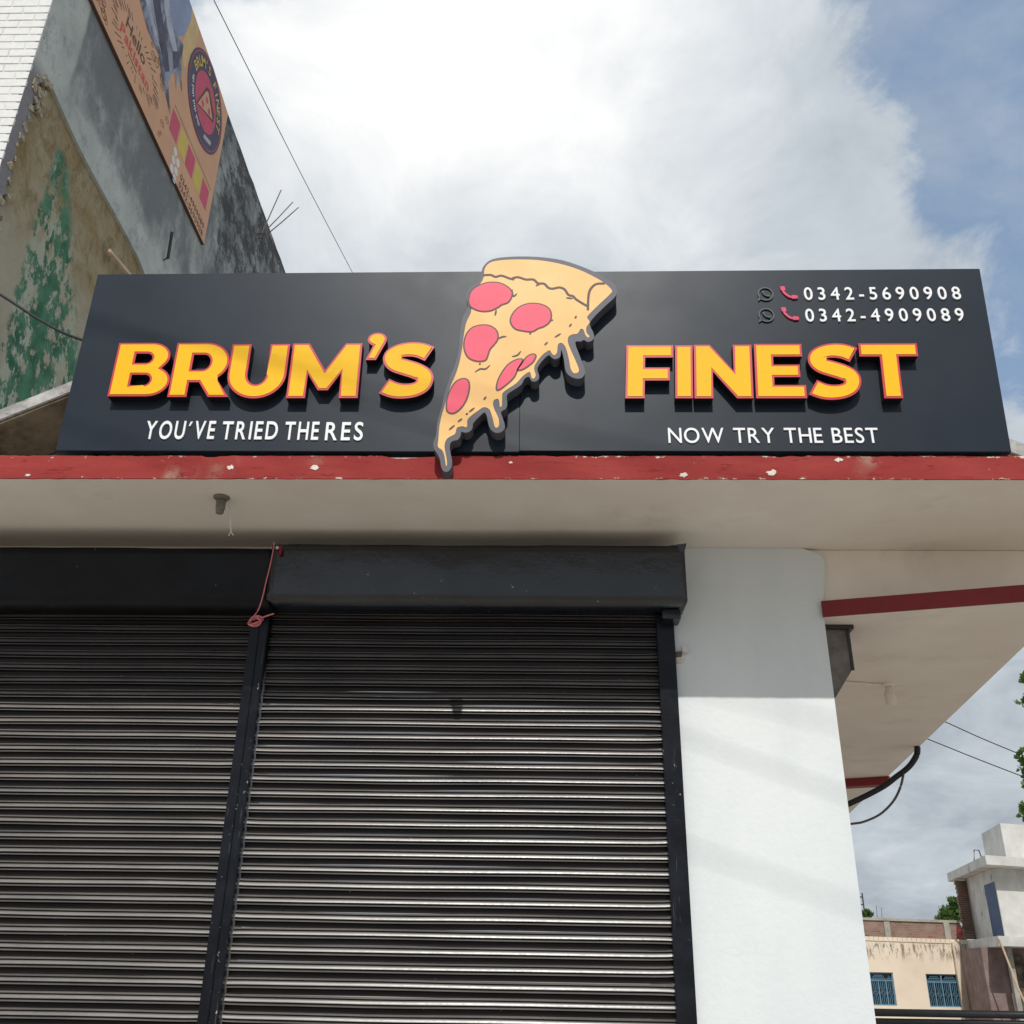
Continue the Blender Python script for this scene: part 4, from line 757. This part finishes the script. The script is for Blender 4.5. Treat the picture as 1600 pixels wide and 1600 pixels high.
for a, b_, c_, d_ in wins:
    n_ = 6 if b_ - a > 1.6 else 5; wdw = bpy.data.objects.new('window', None); COL.objects.link(wdw); wdw.parent = BB; wdw.location = Vector(((a + b_) / 2, 45.1, (c_ + d_) / 2)) - wloc(BB)
    f = MB(); t_ = .045; zt = d_ - .30
    f.box((a, 45.06, c_), (a + t_, 45.14, d_)).box((b_ - t_, 45.06, c_), (b_, 45.14, d_)).box((a + t_, 45.061, d_ - t_), (b_ - t_, 45.139, d_)).box((a + t_, 45.061, c_), (b_ - t_, 45.139, c_ + t_)).box((a + t_, 45.062, zt - .02), (b_ - t_, 45.138, zt + .03))
    for i in range(1, n_): x = a + (b_ - a) * i / n_; f.box((x - .022, 45.063, c_ + t_), (x + .022, 45.137, zt - .02))
    for i in range(1, n_ // 2): x = a + (b_ - a) * 2 * i / n_; f.box((x - .025, 45.063, zt + .03), (x + .025, 45.137, d_ - t_))
    part('frame', f, 'blue_paint', wdw); part('pane', MB().box((a + .01, 45.18, c_ + .01), (b_ - .01, 45.2, d_ - .01)), 'pane', wdw)
    g = MB()
    for i in range(n_):
        x0 = a + (b_ - a) * i / n_; w_ = (b_ - a) / n_; zm = (c_ + zt) / 2; xc = x0 + w_ / 2
        for k in (-1, 0, 1): g.box((xc + k * .075 - .008, 45.045, c_ + .04), (xc + k * .075 + .008, 45.055, zm - .13)).box((xc + k * .075 - .008, 45.045, zm + .13), (xc + k * .075 + .008, 45.055, zt - .02))
        for s_ in (.11, .055):
            for (p, q) in (((-s_, 0), (0, s_ * 1.3)), ((0, s_ * 1.3), (s_, 0)), ((s_, 0), (0, -s_ * 1.3)), ((0, -s_ * 1.3), (-s_, 0))): g.tube([(xc + p[0], 45.05, zm + p[1]), (xc + q[0], 45.05, zm + q[1])], .009, 4)
    for i in range(n_ // 2 + n_ % 2):
        x0 = a + t_ + (b_ - a) * 2 * i / n_; x1 = min(b_ - t_, x0 + 2 * (b_ - a) / n_ - .06)
        for k in range(3): g.box((x0 + .05 * k, 45.045, zt + .06 + .06 * k), (x1 - .05 * k, 45.055, zt + .078 + .06 * k))
    part('grille', g, 'blue_paint', wdw)
# corner tower room on the right
TW = thing('corner_tower', (17.3, 40, 0), 'whitewashed roof room with a blue door and jutting concrete slabs', 'building')
Tm = Matrix(((.93, .17, 0, 17.0), (.37, .985, 0, 40), (0, 0, 1, 0), (0, 0, 0, 1)))
def tb(name, a, b_, mat, lab=None): return part(name, MB().box(a, b_, Tm), mat, TW, bev=.01, label=lab)
ROOF = tb('roof_slab', (0, 0, 5.70), (7, 7.4, 6.05), 'far_white', 'flat concrete roof slab'); tb('room', (.55, .9, 3.2), (6.4, 6.0, 5.698), 'far_white')
tb('door', (.535, 1.0, 3.25), (.548, 2.7, 5.2), 'blue_door', 'narrow blue door')
tb('balcony_slab', (-.15, -.2, 2.85), (7, 6.4, 3.198), 'far_white'); tb('lower_wall', (-.55, 1.5, 0), (6.5, 6, 2.848), 'far_pink'); tb('pillar', (.42, .6, 0), (.66, .9, 2.848), 'far_post'); tb('brown_panel', (.68, 1.3, 0), (1.36, 1.49, 2.6), 'brown')
tb('side_pier', (-.9, 5.2, 0), (-.2, 5.9, 3.15), 'beige')
b = MB()
for i in range(30): x = 1.7 + i * .09; b.tube([Tm @ Vector((x, 1.2, 0)), Tm @ Vector((x, 1.2, 2.3))], .05, 6)
part('tin_sheet', b, 'tin', TW); tb('sheet_post', (1.42, 1.05, 0), (1.56, 1.2, 2.6), 'blue_door')
part('leaning_pole', MB().tube([Tm @ Vector((-.12, -.24, 3.1)), Tm @ Vector((.35, -.3, 1.4)), Tm @ Vector((.9, -.3, 0))], .035, 6), 'wood', TW)
TK = tb('water_tank', (1.95, 2.6, 6.052), (4.9, 6.0, 7.70), 'far_white', 'whitewashed concrete water tank')
part('roof_ladder', MB().tube([Tm @ Vector((-.0 + .02, 1.9, 6.05)), Tm @ Vector((.1, 1.9, 6.45)), Tm @ Vector((.35, 1.9, 6.45)), Tm @ Vector((.45, 1.9, 6.05))], .025, 5), 'iron', TW)
b = MB(); random.seed(9)
for i in range(26): z_ = 3.3 + i * .09; b.box((-.02 + random.uniform(-.06, .03), 5.75, z_), (.56, 6.05, z_ + .075), Tm @ Matrix.Translation((.0, 0, 0)))
part('toothed_brick_edge', b, 'far_brick', TW)
KT = thing('red_kite', (17.35, 44.5, 3.5), 'small torn red kite caught on the brick parapet beside the tower', 'kite')
part('sail', MB().add([(17.25, 44.6, 3.72), (17.36, 44.55, 3.58), (17.48, 44.6, 3.62), (17.42, 44.55, 3.36), (17.24, 44.62, 3.42), (17.33, 44.5, 3.52)], [(0, 1, 5), (1, 2, 5), (2, 3, 5), (3, 4, 5), (4, 0, 5)]), 'red_plastic', KT)
part('string', MB().tube([(17.42, 44.56, 3.38), (17.44, 44.56, 3.25)], .012, 5), 'red_plastic', KT)
FT = thing('roof_tank_stand', (18.2, 60, 0), 'small far-off tank stand peeping past the white wall edge', 'tank stand')
part('post', MB().box((17.6, 60, 0), (18.3, 61, 5.2)), 'far_white', FT); part('frame', MB().box((17.6, 60, 5.2), (17.66, 60.06, 6.1)).box((18.2, 60, 5.2), (18.26, 60.06, 6.15)).box((17.66, 60, 5.5), (18.2, 60.06, 5.56)).box((17.66, 60, 5.9), (18.2, 60.06, 5.96)), 'iron', FT)

# ------------------------------------------------------------------ trees
LEAF = [(0, 0), (.28, .05), (.50, .22), (.34, .34), (.46, .62), (.20, .58), (0, 1.0), (-.20, .58), (-.46, .62), (-.34, .34), (-.50, .22), (-.28, .05)]
def leaves(b, centre, rad, n, size, rng, shell=.55):
    for _ in range(n):
        d = Vector((rng.gauss(0, 1), rng.gauss(0, 1), rng.gauss(0, 1))).normalized(); k = shell + (1 - shell) * rng.random()
        p = Vector(centre) + Vector((d.x * rad[0], d.y * rad[1], d.z * rad[2])) * k
        s = size * rng.uniform(.6, 1.25); M_ = Matrix.Translation(p) @ Matrix.Rotation(rng.uniform(0, 6.28), 4, 'Z') @ Matrix.Rotation(rng.uniform(.6, 2.6), 4, 'X') @ Matrix.Rotation(rng.uniform(-.7, .7), 4, 'Y')
        v = [M_ @ Vector((x * s, y * s, -abs(x) * .25 * s)) for x, y in LEAF] + [M_ @ Vector((0, .35 * s, 0.02 * s))]
        b.add(v, [(i, (i + 1) % 12, 12) for i in range(12)])
def tree(name, base, h, clumps, leaf, label, seed, trunk_r, group=None):
    rng = random.Random(seed); t = thing(name, base, label, 'tree', group); bx, by, bz = base
    b = MB(); top = Vector((bx, by, bz + h)); b.tube([base, Vector(base) + Vector((.05, 0, h * .3)), Vector(base) + Vector((-.04, .05, h * .65)), top], trunk_r, 8, trunk_r * .5)
    cr = MB()
    for (cx, cy, cz, r_, n_) in clumps:
        c_ = Vector((cx, cy, cz)); b.tube([top - Vector((0, 0, h * .25)), (top + c_) / 2 + Vector((0, 0, .1)), c_], trunk_r * .4, 6, trunk_r * .08)
        leaves(cr, c_, (r_, r_, r_ * .85), n_, leaf, rng, .25)
    part('trunk', b, 'bark', t, base, True); part('crown', cr, 'leaf', t, base)
rng = random.Random(4)
cl0 = [(8.6, 14.2, 4.6, .9, 260), (8.2, 14.0, 5.5, .8, 220), (8.9, 14.5, 5.6, .9, 240), (8.2, 14.4, 3.7, .7, 200), (7.75, 14.0, 4.75, .45, 90), (7.6, 13.9, 3.8, .42, 90),
      (7.12, 14, 5.42, .20, 16), (7.10, 14, 5.15, .22, 18), (7.02, 14, 4.30, .26, 30), (6.92, 14, 4.52, .16, 10), (6.98, 14, 3.98, .24, 26), (6.88, 14, 3.72, .22, 22), (7.05, 14, 3.42, .28, 34), (7.2, 14, 3.1, .3, 40), (7.35, 14, 4.2, .3, 40), (7.3, 14, 5.0, .3, 34)]
cl = [(x - .1, y, z, r, n) for x, y, z, r, n in cl0[:6]] + [(6.98, 14, 5.52, .13, 12), (6.95, 14, 5.18, .13, 12), (6.72, 14, 4.45, .10, 9), (6.85, 14, 4.30, .15, 16), (6.80, 14, 4.05, .16, 18), (6.78, 14, 3.84, .15, 18), (6.62, 14, 3.75, .12, 11), (6.70, 14, 3.52, .14, 16), (6.85, 14, 3.35, .2, 24), (6.68, 14, 4.22, .11, 10), (6.60, 14, 3.62, .11, 9), (6.72, 14, 3.68, .14, 15), (6.93, 14, 4.9, .1, 7), (7.1, 14, 5.3, .25, 30), (7.1, 14, 4.2, .28, 40), (7.05, 14, 3.7, .25, 34), (7.3, 14, 4.7, .3, 40)]
tree('leafy_tree', (8.6, 14.4, 0), 3.4, cl, .12, 'leafy green tree reaching in from the right edge', 2, .13)
tree('small_tree', (19.6, 52, 0), 3.3, [(19.9, 52, 4.55, .50, 420), (19.55, 52, 4.3, .35, 220), (20.35, 52, 4.85, .45, 260), (20.2, 52, 5.15, .3, 130)], .20, 'round green tree showing above the brick parapet beside the tower', 6, .12)
tree('small_tree', (16.75, 55, 0), 3.6, [(16.78, 55, 4.65, .32, 160), (16.4, 55, 4.3, .5, 200)], .20, 'sliver of green tree right beside the white wall edge', 8, .1)
